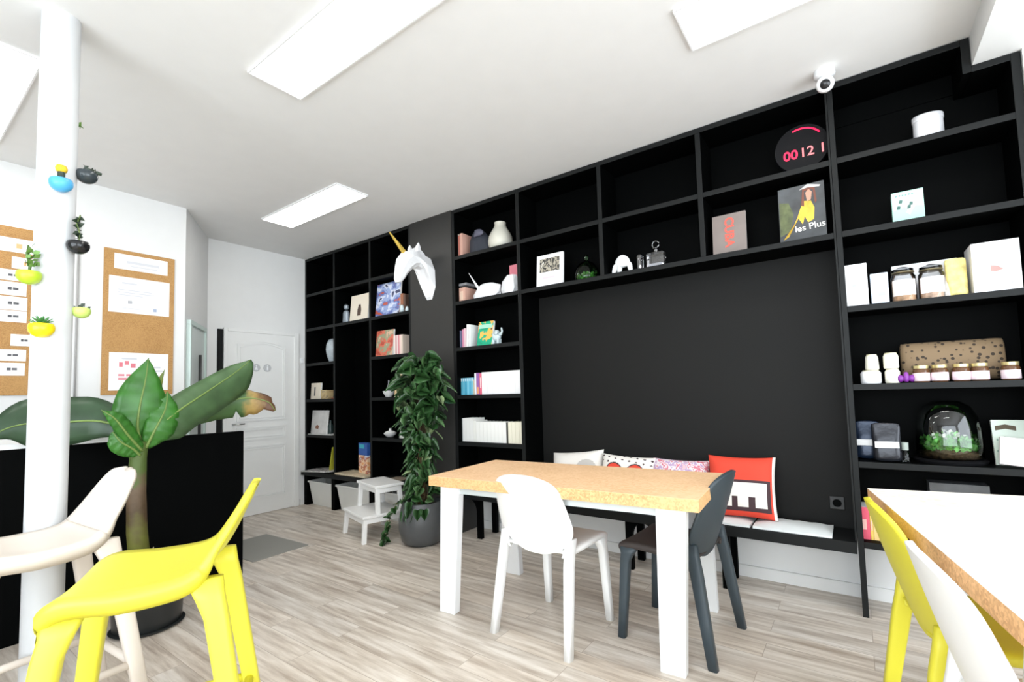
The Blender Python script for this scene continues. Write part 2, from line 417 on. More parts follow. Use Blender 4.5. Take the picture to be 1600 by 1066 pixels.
# alcove unit: two rows of cubbies over an open alcove with seat
x0, x1 = V[5]+.001, V[8]+.002
t, X, Z, dz, up = bookcase('alcove_bookcase', 'black bookcase of two cubby rows framing the wide seating alcove', x0, x1, H['top'], H['h6'], back=False, tl=.016, tr=.010)
for x in (V[6], V[7]): up(x, H['h2'], H['top']-T, 'divider')
for h in ('h1', 'h2'):
    for xa, xb in ((x0+.016, V[6]-T/2), (V[6]+T/2, V[7]-T/2), (V[7]+T/2, x1-.010)) if h == 'h1' else ((x0+.016, x1-.010),):
        shelf(t, xa, xb, H[h], X, Z, dz)
MB().box(x0+X+.002, x1+X-.002, dz, dz+.012, H['h2']+Z, H['top']+Z-.001).build('back_panel', BLACK, t)
MB().box(x0+X+.002, x1+X-.002, dz, dz+.012, H['h6']+Z-.04, H['h2']+Z-.001).build('alcove_panel', ALC, t)
# right unit, top stepped under the beam
x0, x1 = V[8]+.003, .708
t, X, Z, dz, up = bookcase('bookcase', 'black bookcase at the right end filled with jars and boxes', x0, x1, BEAMZ-.002, 0, ybk=YB, tl=.026)
for ob in kids(t):
    if ob.name.startswith('top_panel'): bpy.data.objects.remove(ob)
lit_edge(MB().box(x0+.026+X, .544-T+X, 0, dz, H['top']-T+Z, H['top']+Z, .0015).build('top_panel', BLACK, t), BLACK_LIT)
lit_edge(MB().box(.544-T+X, .544+X, 0, dz, BEAMZ-T+Z, H['top']+Z, .0015).build('side_panel', BLACK, t), BLACK_LIT)
lit_edge(MB().box(.544+X, x1-T+X, 0, dz, BEAMZ-T-.002+Z, BEAMZ-.002+Z, .0015).build('top_panel', BLACK, t), BLACK_LIT)
lit_edge(MB().box(x0+X, x0+.026+X, 0, dz, BEAMZ-.002, H['top'], .0015).build('side_panel', BLACK, t), BLACK_LIT)
MB().box(x0+X+.002, .544+X, dz, dz+.012, BEAMZ, H['top']).build('back_panel', BLACK, t)
for h in ('h1', 'h2', 'h3', 'h4', 'h5', 'h6'): shelf(t, x0+.026, x1-T, H[h], X, Z, dz)
# remove the solid back below the lowest shelf: white wall shows there
for ob in kids(t):
    if ob.name.startswith('back_panel'):
        for v in ob.data.vertices:
            if v.co.z < .01: v.co.z = H['h6']-T

# bench in front of alcove and narrow unit
tb = thing('bench', 'long black bench running under the alcove behind the table', 'bench', (-1.45, D, 0))
bx0, bx1 = V[4]+.005+1.45, V[8]-.002+1.45
MB().box(bx0, bx1, -.02, YB-D-.004, H['h6']-.062, H['h6']-.003, .003).build('bench_top', BLACK_LIT, tb)
for lx in (-2.62, -1.30, -1.10, -.69):
    for ly in (.005, .20):
        m = MB(); m.box(lx+1.45-.024, lx+1.45+.024, ly, ly+.035, 0, H['h6']-.062, .002)
        m.build('leg', BLACK, tb)
for lx, s in ((-1.30, 1), (-1.10, -1), (-2.62, -1)):
    m = MB(); c = lx+1.45+s*.024; o_ = [(c, .32)]
    for i in range(9):
        q = i/8*math.pi/2; o_.append((c+s*.09*(1-math.cos(q))+0, .32-.10*(1-math.sin(q))))
    m.prism(o_[1:]+[(c, .32)], .006, .036); m.build('brace', BLACK, tb)

# ------------------------------------------------------------------ tables
def leg_plank(a0, a1, wx, wy, wx1=None, wy1=None):
    a0, a1 = Vector(a0), Vector(a1); wx1 = wx1 or wx; wy1 = wy1 or wy
    m = MB(); m.loft([[p+Vector((sx*ax/2, sy*ay/2, 0)) for sx, sy in ((-1, -1), (1, -1), (1, 1), (-1, 1))] for p, ax, ay in ((a0, wx, wy), (a1, wx1, wy1))])
    bmesh.ops.bevel(m.bm, geom=list(m.bm.edges), offset=.003, segments=2, affect='EDGES')
    return m
def table(label, loc, rz, L_, W_, legs, h=.757, topm=TABW):
    t = thing('table', label, 'table', loc, rz)
    MB().box(-L_/2, L_/2, -W_/2, W_/2, h-.002, h, .0006).build('tabletop', topm, t)
    MB().box(-L_/2, L_/2, -W_/2, W_/2, h-.052, h-.002, .001).build('tabletop_core', TABE, t)
    ap = mat('pale_grey_frame', (.55, .60, .60), .4)
    m = MB(); ix, iy = L_/2-.09, W_/2-.05
    m.box(-ix, ix, -iy, -iy+.025, h-.092, h-.052); m.box(-ix, ix, iy-.025, iy, h-.092, h-.052)
    m.box(-ix, -ix+.025, -iy+.025, iy-.025, h-.092, h-.052); m.box(ix-.025, ix, -iy+.025, iy-.025, h-.092, h-.052)
    m.build('frame', ap, t)
    for (tx, ty, fx, fy) in legs:
        leg_plank((fx, fy, 0), (tx, ty, h-.052), .105, .05, .125, .05).build('leg', WHITE, t)
    return t
# main table: local frame turned 4 degrees
TC = Vector((-1.262, 2.19, 0)); TR = R(4)
def loc2(x, y, c=TC, r=TR):
    dx, dy = x-c.x, y-c.y; return (dx*math.cos(r)+dy*math.sin(r), -dx*math.sin(r)+dy*math.cos(r))
lf = []
for (tx, ty), (fx, fy) in (((-1.835, 1.885), (-1.915, 1.93)), ((-.655, 1.965), (-.695, 2.02)), ((-1.86, 2.40), (-1.93, 2.56)), ((-.70, 2.50), (-.72, 2.68))):
    lf.append((*loc2(tx, ty), *loc2(fx, fy)))
table('table with pale chipboard top on white splayed plank legs in front of the alcove bench', (TC.x, TC.y, 0), TR, 1.42, .645, lf)
# right foreground table: left edge runs from (.018, 2.443) towards the camera
E0 = Vector((.018, 2.443, 0)); ex = Vector((.985, .172, 0)).normalized(); ey = Vector((ex.y, -ex.x, 0))
L2, W2 = 1.9, .75
tc = E0+ex*(W2/2)+ey*(L2/2)
# long axis along ey
r2 = math.atan2(ey.y, ey.x)
t2 = table('near table with whitish chipboard top filling the lower right corner', (tc.x, tc.y, 0), r2, L2, W2,
           [(sx*(L2/2-.22)+(.75 if sx < 0 else 0), sy*(W2/2-.12)+.03, sx*(L2/2-.16)+(.75 if sx < 0 else 0), sy*(W2/2-.08)+.02) for sx in (-1, 1) for sy in (-1, 1)], topm=cork('whitish_chipboard_top', (.72, .62, .52), (.86, .80, .73), 60))

# ------------------------------------------------------------------ chairs
def interp(tab, t):
    for (t0, *v0), (t1, *v1) in zip(tab, tab[1:]):
        if t <= t1:
            k = (t-t0)/(t1-t0); i = [r_[0] for r_ in tab].index(t0)
            pa = tab[max(i-1, 0)]; pb = tab[min(i+2, len(tab)-1)]; d = t1-t0; out = []
            for j, (p, q) in enumerate(zip(v0, v1)):
                ma = (q-pa[j+1])/(t1-pa[0])*d if pa[0] < t0 else (q-p); mb_ = (pb[j+1]-p)/(pb[0]-t0)*d if pb[0] > t1 else (q-p)
                out.append((2*k**3-3*k*k+1)*p+(k**3-2*k*k+k)*ma+(-2*k**3+3*k*k)*q+(k**3-k*k)*mb_)
            return out
    return list(tab[-1][1:])
def shell(tab, n=22, m=13, dish=0, wrap=0, roundt=0):
    """tab rows: t, y, z, half width; dish lowers the middle, wrap brings the sides forward"""
    P = []
    for i in range(n+1):
        t = i/n; y, z, w = interp(tab, t)
        row = []
        for j in range(m+1):
            s = -1+2*j/m
            q = abs(s)**2.4
            row.append(Vector((s*w, y+wrap*q*min(1, 2*t)-roundt*0, z+dish*q)))
        P.append(row)
    return P
def skirt(P, drop=.034, inset=.010):
    for r_ in P:
        for end, sg in ((0, -1), (-1, 1)):
            e = r_[end]; a_, b__ = e+Vector((sg*.004, 0, -drop*.35)), e+Vector((-sg*inset, 0, -drop))
            if end == 0: r_.insert(0, a_); r_.insert(0, b__)
            else: r_.append(a_); r_.append(b__)
    return P
def oval_back(z0, z1, W, ypts, wrap, ptop=4.6, pbot=2.6, taper=0, n=26, m=16):
    """rounded spoon-shaped back: ypts = depth at bottom, middle, top; taper narrows the upper half"""
    P = []
    for i in range(n+1):
        t = .5-.5*math.cos(math.pi*(.012+.976*i/n)); e_ = pbot if t < .5 else ptop
        w = W*max(.02, (1-abs(2*t-1)**e_))**(1/2.1)*(1-taper*max(0, t-.3))
        ya, yb, yc = ypts; y = ya*(1-t)*(1-2*t)+yb*4*t*(1-t)+yc*t*(2*t-1)
        z = z0+(z1-z0)*t
        P.append([Vector((s_*w, y+wrap*(abs(s_)*w/W)**2.2, z)) for s_ in [-1+2*j/m for j in range(m+1)]])
    return P
def rrect(c, ax, ay, n=3):
    pts = []
    for k in range(16):
        th = 2*math.pi*k/16; cx_, sy_ = math.cos(th), math.sin(th)
        pts.append(Vector((c[0]+ax/2*math.copysign(abs(cx_)**.5, cx_), c[1]+ay/2*math.copysign(abs(sy_)**.5, sy_), c[2])))
    return pts
def chair_leg(top, mid, foot, wt, wm, wf):
    return MB().loft([rrect(top, *wt), rrect([(p+q)/2 for p, q in zip(top, mid)], *[(p*.35+q*.65) for p, q in zip(wt, wm)]), rrect(mid, *wm), rrect([(p+q)/2 for p, q in zip(mid, foot)], *[(p+q)/2 for p, q in zip(wm, wf)]), rrect(foot, *wf)])
def make_chair(label, m, ms=None, loc=(0, 0, 0), rz=0, group=None):
    ms = ms or m
    t = thing('chair', label, 'chair', loc, rz, group)
    seat = shell([(0, .215, .405, .175), (.10, .212, .440, .195), (.28, .13, .455, .205), (.55, 0, .450, .205), (.8, -.10, .440, .19), (1, -.165, .435, .165)], dish=.006)
    MB().grid(skirt(seat, .030)).build('seat', ms, t, True, .014, 1)
    rim = MB()
    back = oval_back(.412, .806, .232, (-.148, -.216, -.272), .05, taper=.26, ptop=6.5)
    MB().grid(back).build('backrest', m, t, True, .018, 1)
    for s in (-1, 1):
        chair_leg((s*.176, .165, .435), (s*.183, .187, .37), (s*.195, .215, 0), (.06, .095), (.044, .050), (.038, .040)).build('leg', m, t, True)
        chair_leg((s*.195, -.135, .50), (s*.20, -.165, .38), (s*.222, -.225, 0), (.034, .075), (.040, .056), (.037, .042)).build('leg', m, t, True)
    rr = MB(); rr.tube([(-.178, .180, .425), (-.09, .192, .432), (0, .194, .434), (.09, .192, .432), (.178, .180, .425)], .012, 10); rr.build('front_rail', m, t, True)
    return t
make_chair('white plastic chair pushed up to the long side of the cork-coloured table, seen from behind', CHW, loc=(-1.328, 2.10, 0), rz=R(-3))
make_chair('dark slate grey plastic chair at the right end of the table with white legs', CHG, SEATD, (-.770, 2.36, 0), R(86))
make_chair('yellow plastic chair tucked against the near right table, farther from the camera', CHY, loc=(.285, 2.00, 0), rz=R(-81))
make_chair('white plastic chair tucked against the near right table, closest to the camera', CHW, loc=(.362, 1.485, 0), rz=R(-81))

def make_stool(label, m, loc, rz):
    t = thing('bar_stool', label, 'stool', loc, rz)
    S = .725
    # one continuous moulded seat running up into a low backrest: seat part and backrest part share the crease
    P = shell([(0, .182, S-.090, .152), (.06, .182, S-.040, .166), (.16, .135, S-.006, .190), (.34, .02, S-.012, .198), (.50, -.09, S-.006, .188), (.60, -.145, S+.012, .178), (.68, -.180, S+.045, .168), (.78, -.208, S+.092, .154), (.88, -.233, S+.146, .132), (.94, -.249, S+.180, .112), (.975, -.256, S+.198, .088), (.992, -.260, S+.206, .056), (1, -.262, S+.209, .020)], n=54, dish=.010)
    for i_, r_ in enumerate(P):
        q_ = min(1, max(0, (i_/54-.5)/.22)); q_ = q_*q_*(3-2*q_); ph = R(78)*q_; dn = Vector((0, -math.sin(ph), -math.cos(ph))); dr_ = .046*(1-q_)+.010*q_
        for v_ in r_: v_.y += .020*q_*(abs(v_.x)/.17)**2.2
        for end, sg in ((0, -1), (-1, 1)):
            e = r_[end]; a_, b__ = e+Vector((sg*.004, 0, 0))+dn*dr_*.35, e+Vector((-sg*(.014-.012*q_), 0, 0))+dn*dr_
            if end == 0: r_.insert(0, a_); r_.insert(0, b__)
            else: r_.append(a_); r_.append(b__)
    MB().grid(P[:34]).build('seat', m, t, True, .014)
    MB().grid(P[33:]).build('backrest', m, t, True, .014)
    feet = []
    for s in (-1, 1):
        f = Vector((s*.215, .235, 0)); f2 = Vector((s*.215, -.275, 0)); feet += [f, f2]
        chair_leg((s*.144, .138, S-.045), (s*.158, .165, S-.14), f, (.050, .085), (.052, .058), (.040, .040)).build('leg', m, t, True)
        chair_leg((s*.150, -.150, S-.010), (s*.165, -.180, S-.11), f2, (.042, .088), (.050, .058), (.040, .040)).build('leg', m, t, True)
    z = .26; k = z/(S-.1)
    def p(x, y): return (x*(1-.24*k), y*(1-.22*k), z)
    c = [p(-.215, .235), p(.215, .235), p(.215, -.255), p(-.215, -.255)]
    for i in range(4): MB().tube([c[i], c[(i+1) % 4]], .014, 10).build('footrest', m, t, True)
    return t
make_stool('bright yellow plastic bar stool with low back in the lower left foreground', CHY, (-1.70, .51, 0), R(151))
make_stool('cream plastic bar stool with low back behind the yellow one by the column', STW, (-2.385, .37, 0), R(184))

# ------------------------------------------------------------------ counter on the left
t = thing('counter', 'black fronted counter with white worktop behind the banana plant', 'counter', (-3.56, .5, 0))
MB().box(-.06, 0, -1.9, 1.085, 0, .985, .002).build('front_panel', BLACK, t)
MB().box(-.60, .02, -1.9, .66, .985, 1.012, .002).build('worktop', WHITE, t)
MB().box(-.60, -.02, .66, .70, .0, 1.00, .002).build('end_panel', BLACK, t)
MB().box(-.06, -.02, 1.085, 1.09, 0, .985).build('edge_strip', BLACK_LIT, t)
# things on a little tray behind the screen
tag(MB().lathe([(.03, 0), (.034, .07), (.030, .072), (.028, .006)], 18, (-4.28, 1.46, 0)).build('cup', PAPER, smooth=True, loc=(0, 0, .93)), 'small white cup on the low side table behind the black counter screen', 'cup')
tt = thing('side_table', 'narrow pale side table between counter and wall, seen under the banana leaf', 'side table', (-4.25, 1.40, 0))
MB().box(-.28, .28, -.15, .15, .90, .928, .003).build('tabletop', WHITE, tt)
for sx in (-1, 1):
    for sy in (-1, 1): MB().box(sx*.25-.015, sx*.25+.015, sy*.12-.015, sy*.12+.015, 0, .90).build('leg', WHITE, tt)
tag(MB().box(-.10, .10, -.07, .07, 0, .02, .004).build('notepad', mat('tan_paper', (.5, .36, .25), .7), loc=(-4.2, 1.36, .93), rot=(0, 0, .3)), 'small tan notepad lying on the side table behind the counter screen', 'notepad')
tag(MB().box(-.32, .32, -.22, .22, 0, .006, .002).build('floor_mat', mat('grey_door_mat', (.30, .295, .27), .95, bump=.4, bscale=300), loc=(-4.06, 1.94, 0), rot=(0, 0, R(2))), 'flat grey mat lying on the wooden floor beside the counter end', 'mat')

# ------------------------------------------------------------------ cork boards and notes
def board(label, y0, y1, z0, z1):
    t = thing('cork_board', label, 'notice board', (XW, (y0+y1)/2, z0), 0, 'cork boards on the left wall')
    h = (y1-y0)/2
    MB().box(.001, .013, -h, h, 0, z1-z0, .001).build('cork_sheet', CORKB, t)
    return t
board('cork board on the white wall right of the column, with three papers', 1.037, 1.480, 1.27, 2.38)
board('cork board at the left picture edge behind the column, covered with name strips', .30, .680, 1.278, 2.403)
def note(label, u0, v0, u1, v1, lines, mats=None, cat='paper', name='paper_sheet', group=None):
    p, q = at(u0, v1, 'x', XW+.014), at(u1, v0, 'x', XW+.014)
    y0, y1 = p.y, q.y; z0 = at((u0+u1)/2, v1, 'x', XW+.014).z; z1 = at((u0+u1)/2, v0, 'x', XW+.014).z
    t = thing(name, label, cat, (XW+.014, (y0+y1)/2, (z0+z1)/2), 0, group); w, h = (y1-y0)/2, (z1-z0)/2
    MB().box(0, .0015, -w, w, -h, h).build('sheet', PAPER, t)
    for (a0, b0, wd, hh, mm) in lines:
        MB().box(.0015, .0021, -w+2*w*a0, -w+2*w*(a0+wd), -h+2*h*b0, -h+2*h*(b0+hh)).build('printed_line', mm, t)
    return t
PINK = mat('pink_print', (.70, .20, .24), .7); LGR = mat('light_grey_print', (.60, .60, .63), .7); BLP = mat('blue_grey_print', (.35, .40, .52), .7)
note('narrow white strip with grey heading at the top of the right cork board', 178, 402, 262, 425, [(.22, .42, .62, .18, LGR), (.30, .22, .5, .08, LGR)])
note('wide white certificate sheet pinned in the upper half of the right cork board', 169, 436, 265, 491,
     [(.20, .80, .24, .05, LGR), (.14, .62, .55, .03, LGR), (.14, .55, .6, .03, LGR), (.14, .48, .4, .03, LGR), (.30, .26, .07, .09, GREYPR), (.72, .10, .06, .09, BLP), (.2, .12, .3, .02, LGR)])
pn = note('white sheet with pink print on the lower right cork board behind the banana leaf', 169, 552, 263, 610,
          [(.16, .62, .06, .12, PINK), (.25, .68, .07, .1, PINK), (.35, .60, .08, .12, PINK), (.15, .38, .10, .05, PINK), (.28, .38, .12, .05, PINK), (.15, .28, .26, .05, PINK), (.2, .82, .25, .04, LGR), (.66, .6, .2, .04, LGR), (.66, .5, .24, .04, LGR)])
ST = [(0, 372, 56, 394, 'small'), (18, 403, 52, 421, 'wide'), (0, 421, 44, 438, ''), (0, 440, 42, 461, ''), (0, 463, 43, 484, ''), (0, 485, 42, 503, ''), (16, 523, 52, 541, ''), (0, 546, 41, 564, ''), (0, 567, 39, 587, '')]
desc = ['topmost name strip, with orange mark, on the left cork board', 'second strip on the left cork board, behind the green pot', 'third white name strip on the left cork board', 'fourth white name strip down the left cork board',
        'fifth white name strip down the left cork board', 'bottom one of the stacked strips on the left cork board', 'single white strip poking out behind the column at the level of the yellow pot', 'upper one of the two bottom strips on the left cork board', 'lower one of the two bottom strips on the left cork board']
for (u0, v0, u1, v1, k), d in zip(ST, desc):
    u0 = -14 if u0 == 0 else u0
    ln = [(.45, .40, .12, .22, DARKPR), (.60, .42, .16, .18, DARKPR)] if k == '' else [(.55, .3, .14, .34, mat('orange_print', (.8, .42, .2), .7)), (.40, .40, .1, .1, LGR)]
    note(d, u0, v0, u1, v1, ln, name='name_strip', group='name strips on the left cork board')

# ------------------------------------------------------------------ shelf fillings
ZS = dict(H); YF = D+.03
def span(u0, u1, v, y): return at(u0, v, 'y', y).x, at(u1, v, 'y', y).x
def hgt(u, v0, v1, y): return at(u, v0, 'y', y).z-at(u, v1, 'y', y).z
def book(label, x, z, w, h, col, y=YF+.01, dep=.15, group=None, tilt=0, title=None, name='book'):
    """upright book, spine to the room"""
    m = mat('book_cover_%02d%02d%02d' % tuple(int(c*99) for c in col), col, .55)
    t = thing(name, label, 'book', (x+w/2, y, z), 0, group)
    if tilt: t.rotation_euler = (0, tilt, 0); t.location.z = z+abs(math.sin(tilt))*w*.5+.0005
    c = .0018; b = MB()
    b.box(-w/2, -w/2+c, .0, dep, 0, h); b.box(w/2-c, w/2, .0, dep, 0, h); b.box(-w/2+c, w/2-c, 0, c, 0, h)
    b.build('cover', m, t)
    MB().box(-w/2+c, w/2-c, c, dep-.004, .003, h-.003).build('pages', PAPER, t)
    if title: MB().box(-w*.22, w*.22, -.0006, 0, h*title[0], h*title[1]).build('spine_title', title[2], t)
    return t
def panel_item(name, label, cat, u0, u1, vb, vt, z, m, y=YF+.03, th=.018, lean=.12, group=None, bev=.001, h=None):
    """flat upright thing (cover, card, box front) facing the room"""
    x0, x1 = span(u0, u1, vb, y); h = h or hgt((u0+u1)/2, vt, vb, y); w = (x1-x0)/2
    t = thing(name, label, cat, ((x0+x1)/2, y, z+.001), 0, group)
    t.rotation_euler = (-lean, 0, 0)
    return t, w, h
def cover_book(label, u0, u1, vb, vt, z, front, edge=PAPER, y=YF+.03, th=.02, lean=.12, name='book', cat='book', frame=None):
    t, w, h = panel_item(name, label, cat, u0, u1, vb, vt, z, None, y, th, lean)
    MB().box(-w, w, .002, th, 0, h, .001).build('pages' if cat == 'book' else 'backing', edge, t)
    MB().box(-w, w, 0, .002, 0, h, .0006).build('cover', front, t)
    return t, w, h
c_ = lambda *a: a

# --- narrow unit, row under the top (h1)
y = YF+.02
cols = [(.30, .17, .14), (.66, .58, .50), (.50, .14, .10), (.66, .38, .30)]
lab = ['dull pink book at the left end of the top row beside the grey vase shelf', 'pale grey-pink book second from left on the top filled shelf', 'thin rust red book third from left on the top filled shelf', 'salmon coloured book fourth from left on the top filled shelf']
x = at(709, 388, 'y', y).x
for cl, l, w in zip(cols, lab, (.025, .03, .016, .03)):
    book(l, x, H['h1'], w, .215 if cl[0] > .5 else .20, cl, y); x += w+.001
# folded dark cloth bag on the shelf
def blob(name, m, parent, rings, sub=1): return MB().loft(rings).build(name, m, parent, True, 0, sub)
def ringz(cx_, cy_, z, rx, ry, n=14, ph=0): return [Vector((cx_+rx*math.cos(2*math.pi*k/n+ph), cy_+ry*math.sin(2*math.pi*k/n+ph), z)) for k in range(n)]
x0, x1 = span(727, 757, 380, y)
tb_ = thing('dark_bag', 'crumpled dark blue-grey bag between the books and the cream vase', 'bag', ((x0+x1)/2+.01, y+.065, H['h1'])); tb_.scale = (1.15, 1.1, 1.18)
hw = (x1-x0)/2
blob('bag_body', mat('dark_slate_cloth', (.028, .032, .045), .6, bump=.6, bscale=25), tb_, [ringz(0, 0, .0, hw*.8, .05), ringz(0, 0, .03, hw, .055), ringz(-.005, 0, .09, hw*.85, .05), ringz(-.004, 0, .11, hw*.95, .05), ringz(-.015, 0, .16, hw*.6, .035), ringz(-.02, 0, .19, hw*.45, .02)])
blob('bag_flap', mat('grey_violet_cloth', (.10, .10, .14), .6, bump=.5, bscale=25), tb_, [ringz(.0, -.045, .125, .02, .012), ringz(.02, -.05, .13, .05, .02), ringz(.03, -.048, .16, .045, .02), ringz(.0, -.04, .185, .03, .012)])
# vase
x0, x1 = span(764, 801, 375, y+.06); r = (x1-x0)/2*.84; hv = hgt(782, 337, 378, y+.02)*1.04
tag(MB().lathe([(0, 0), (.70*r, 0), (.86*r, .015), (.98*r, hv*.16), (r, hv*.30), (.93*r, hv*.48), (.74*r, hv*.66), (.54*r, hv*.80), (.46*r, hv*.89), (.46*r, hv*.96), (.48*r, hv), (.40*r, hv), (.36*r, hv*.9), (0, hv*.88)], 36).build('vase', mat('cream_ceramic', (.60, .58, .50), .4, var=.05), smooth=True, loc=((x0+x1)/2, y+.06, H['h1']), auto=60), 'cream pear-shaped ceramic vase on the top filled shelf', 'vase')

# --- second row (h2)
def low(name, label, cat, z, u0, u1, v, y, rings_f, m, parts=()): pass
x = at(711, 465, 'y', y).x
book('pale book at the left end of the shelf with white paper animals', x, H['h2'], .035, .145, (.72, .66, .62), y)
x += .037
book('salmon box-like book with grey top edge lying beside the white paper unicorn', x, H['h2'], .085, .13, (.62, .36, .28), y, title=(.15, .75, mat('light_salmon_print', (.75, .55, .42), .6)))
tag(MB().box(-.075, .06, 0, .15, 0, .022, .002).build('book', mat('grey_book_cover', (.22, .22, .23), .5), loc=(x+.04, y, H['h2']+.147)), 'thin grey book lying flat across the two books left of the paper unicorn', 'book')
# small white paper unicorn lying and a white paper lamp shape
px0, px1 = span(741, 779, 458, y+.03)
tp = thing('paper_unicorn', 'small faceted white paper unicorn figure with a long thin horn on the shelf', 'paper figure', ((px0+px1)/2+.01, y+.04, H['h2']), 0)
PAPW = mat('faceted_white_paper', (.86, .86, .87), .7)
tp.scale = (1.05, 1, 1.25)
hw = (px1-px0)/2
def irr(cx_, z, rx, ry, n, ph): return ringz(cx_, 0, z, rx, ry, n, ph)
MB().loft([irr(-.015, 0, hw*1.0, .05, 7, .2), irr(-.01, .035, hw*1.1, .055, 7, .5), irr(.01, .085, hw*.9, .045, 7, .3), irr(.0, .105, hw*.45, .025, 7, .1)]).build('body', PAPW, tp)
MB().loft([[Vector((-hw*.6+dx*s, -.01+dy*s, .07+k)) for dx, dy in ((-.018, 0), (0, -.018), (.018, 0), (0, .018))] if k == 0 else [Vector((-hw*1.45-dx*.1, -.01+dy*.12, .205)) for dx, dy in ((.018, 0), (0, -.018), (-.018, 0), (0, .018))] for k, s in ((0, 1), (1, 1))]).build('horn', PAPW, tp)
ppx0, ppx1 = span(781, 809, 450, y+.03)
tag(MB().loft([irr(0, 0, .072, .05, 6, .2), irr(.0, .05, .084, .055, 6, .4), irr(.004, .12, .078, .05, 6, .3), irr(.016, .165, .050, .03, 6, .1)]).build('paper_figure', PAPW, loc=((ppx0+ppx1)/2-.004, y+.055, H['h2'])), 'faceted white paper block figure in front of a pink box', 'paper figure')
tag(MB().box(-.06, .065, 0, .06, 0, .275, .002).build('box', mat('pink_card', (.72, .22, .27), .6), loc=((ppx0+ppx1)/2+.002, y+.125, H['h2'])), 'pink cardboard box standing behind the white paper figure', 'box')

# --- third row (h3): coloured books and a white elephant-like figure
x = at(714, 540, 'y', y).x
rows = [(.022, .15, (.10, .12, .30), 'thin navy book at the left end of the row with the green book'), (.020, .155, (.32, .33, .55), 'thin violet-blue book second from left in the row with the green book'),
        (.018, .15, (.12, .13, .22), 'dark blue book third in the row with the green book'), (.020, .165, (.62, .25, .36), 'thin pink book in the row with the green book'),
        (.022, .17, (.72, .52, .55), 'pale pink book in the row with the green book'), (.026, .20, (.82, .80, .78), 'tall white book left of the green book'), (.018, .195, (.78, .82, .80), 'thin white book touching the green book')]
for w, h, cl, l in rows: book(l, x, H['h3'], w, h, cl, y, tilt=.05 if h > .18 else 0); x += w+.0015+(.004 if h > .18 else 0)
tg, w_, h_ = cover_book('green paperback with orange picture facing out on the third shelf', 745, 768, 539, 500, H['h3'], patchy('green_cover_print', [(.0, .30, .17), (.0, .38, .20), (.85, .45, .08), (.10, .07, .05)], 9, .5), y=y, lean=.16, th=.025)
MB().box(-w_+.008, w_-.008, -.001, 0, h_*.72, h_*.88).build('title_band', mat('white_green_print', (.35, .65, .5), .6), tg)
te = thing('ceramic_elephant', 'pale blue-white small ceramic elephant at the right of the green book', 'figurine', (at(775, 536, 'y', y+.03).x, y+.04, H['h3']))
CER = mat('pale_blue_ceramic', (.55, .64, .66), .4)
blob('body', CER, te, [ringz(0, 0, .03, .022, .02), ringz(0, 0, .045, .042, .035), ringz(0, 0, .08, .048, .038), ringz(0, 0, .115, .035, .03), ringz(0, 0, .128, .012, .012)])
for sx in (-.022, .024):
    for sy in (-.015, .015): MB().lathe([(.013, 0), (.012, .05)], 12, (sx, sy, 0)).build('leg', CER, te, smooth=True)
MB().tube([(.035, -.01, .09), (.06, -.015, .085), (.072, -.015, .11), (.065, -.015, .14)], [.016, .012, .009, .007], 10).build('trunk', CER, te, smooth=True)
MB().lathe([(0, -.003), (.020, -.003), (.020, .003), (0, .003)], 14, m=Matrix.Translation((.02, -.036, .10)) @ Matrix.Rotation(R(80), 4, 'X')).build('ear', CER, te, smooth=True)

# --- fourth row (h4): blue set, white spine, purple-red books, white set
x = at(720, 612, 'y', y).x
BLU = [(.10, .45, .62), (.16, .52, .68), (.07, .38, .56), (.2, .55, .7), (.1, .42, .6), (.2, .5, .62)]
WHB = mat('white_print_band', (.8, .82, .84), .6)
for i, cl in enumerate(BLU):
    book('sky blue book with white top band in the blue set on the fourth shelf', x, H['h4'], .023, .148, cl, y, group='sky blue books on the fourth shelf', title=(.80, .98, WHB)); x += .0245
book('thin tan book between the blue set and the red books', x, H['h4'], .014, .13, (.55, .48, .36), y); x += .0155
book('tall white book between the blue set and the purple book', x, H['h4'], .018, .185, (.80, .80, .82), y); x += .0195
book('purple book with orange foot on the fourth shelf', x, H['h4'], .034, .185, (.30, .12, .36), y, title=(.03, .35, mat('orange_foot_print', (.80, .35, .12), .6))); x += .0355
book('red and pink book next to the purple one on the fourth shelf', x, H['h4'], .024, .18, (.70, .13, .20), y, title=(.3, .8, mat('pale_pink_print', (.85, .6, .62), .6))); x += .0255
xe = V[5]-T-.006
n = 7; w = (xe-x)/n-.0012
for i in range(n): book('plain white book in the white set right of the red book, fourth shelf', x, H['h4'], w, .188, (.83, .82, .82), y, group='white books on the fourth shelf'); x += w+.0012
# --- fifth row (h5): off-white set
x = at(715, 690, 'y', y).x
seq = [(.028, .205, (.80, .80, .80), 0), (.012, .20, (.12, .15, .15), 1)]+[(.027, .200, (.80, .79, .76), 0)]*3+[(.020, .18, (.78, .77, .72), 0)]+[(.026, .170, (.82, .81, .77), 0)]*8+[(.012, .168, (.06, .06, .05), 2)]+[(.024, .172, (.78, .74, .60), 3)]*4
tot = sum(s[0]+.0012 for s in seq); fct = (V[5]-T-.004-x)/tot
for w, h, cl, k in seq:
    l, g = {0: ('off-white book in the long pale row on the shelf just above table height', 'off-white books on the fifth shelf'), 1: ('slim black book near the left end of the long pale row', None), 2: ('slim black book near the right end of the long pale row', None), 3: ('cream book at the right end of the long pale row', 'cream books on the fifth shelf')}[k]
    book(l, x, H['h5'], w*fct, h, cl, y, group=g); x += (w+.0012)*fct

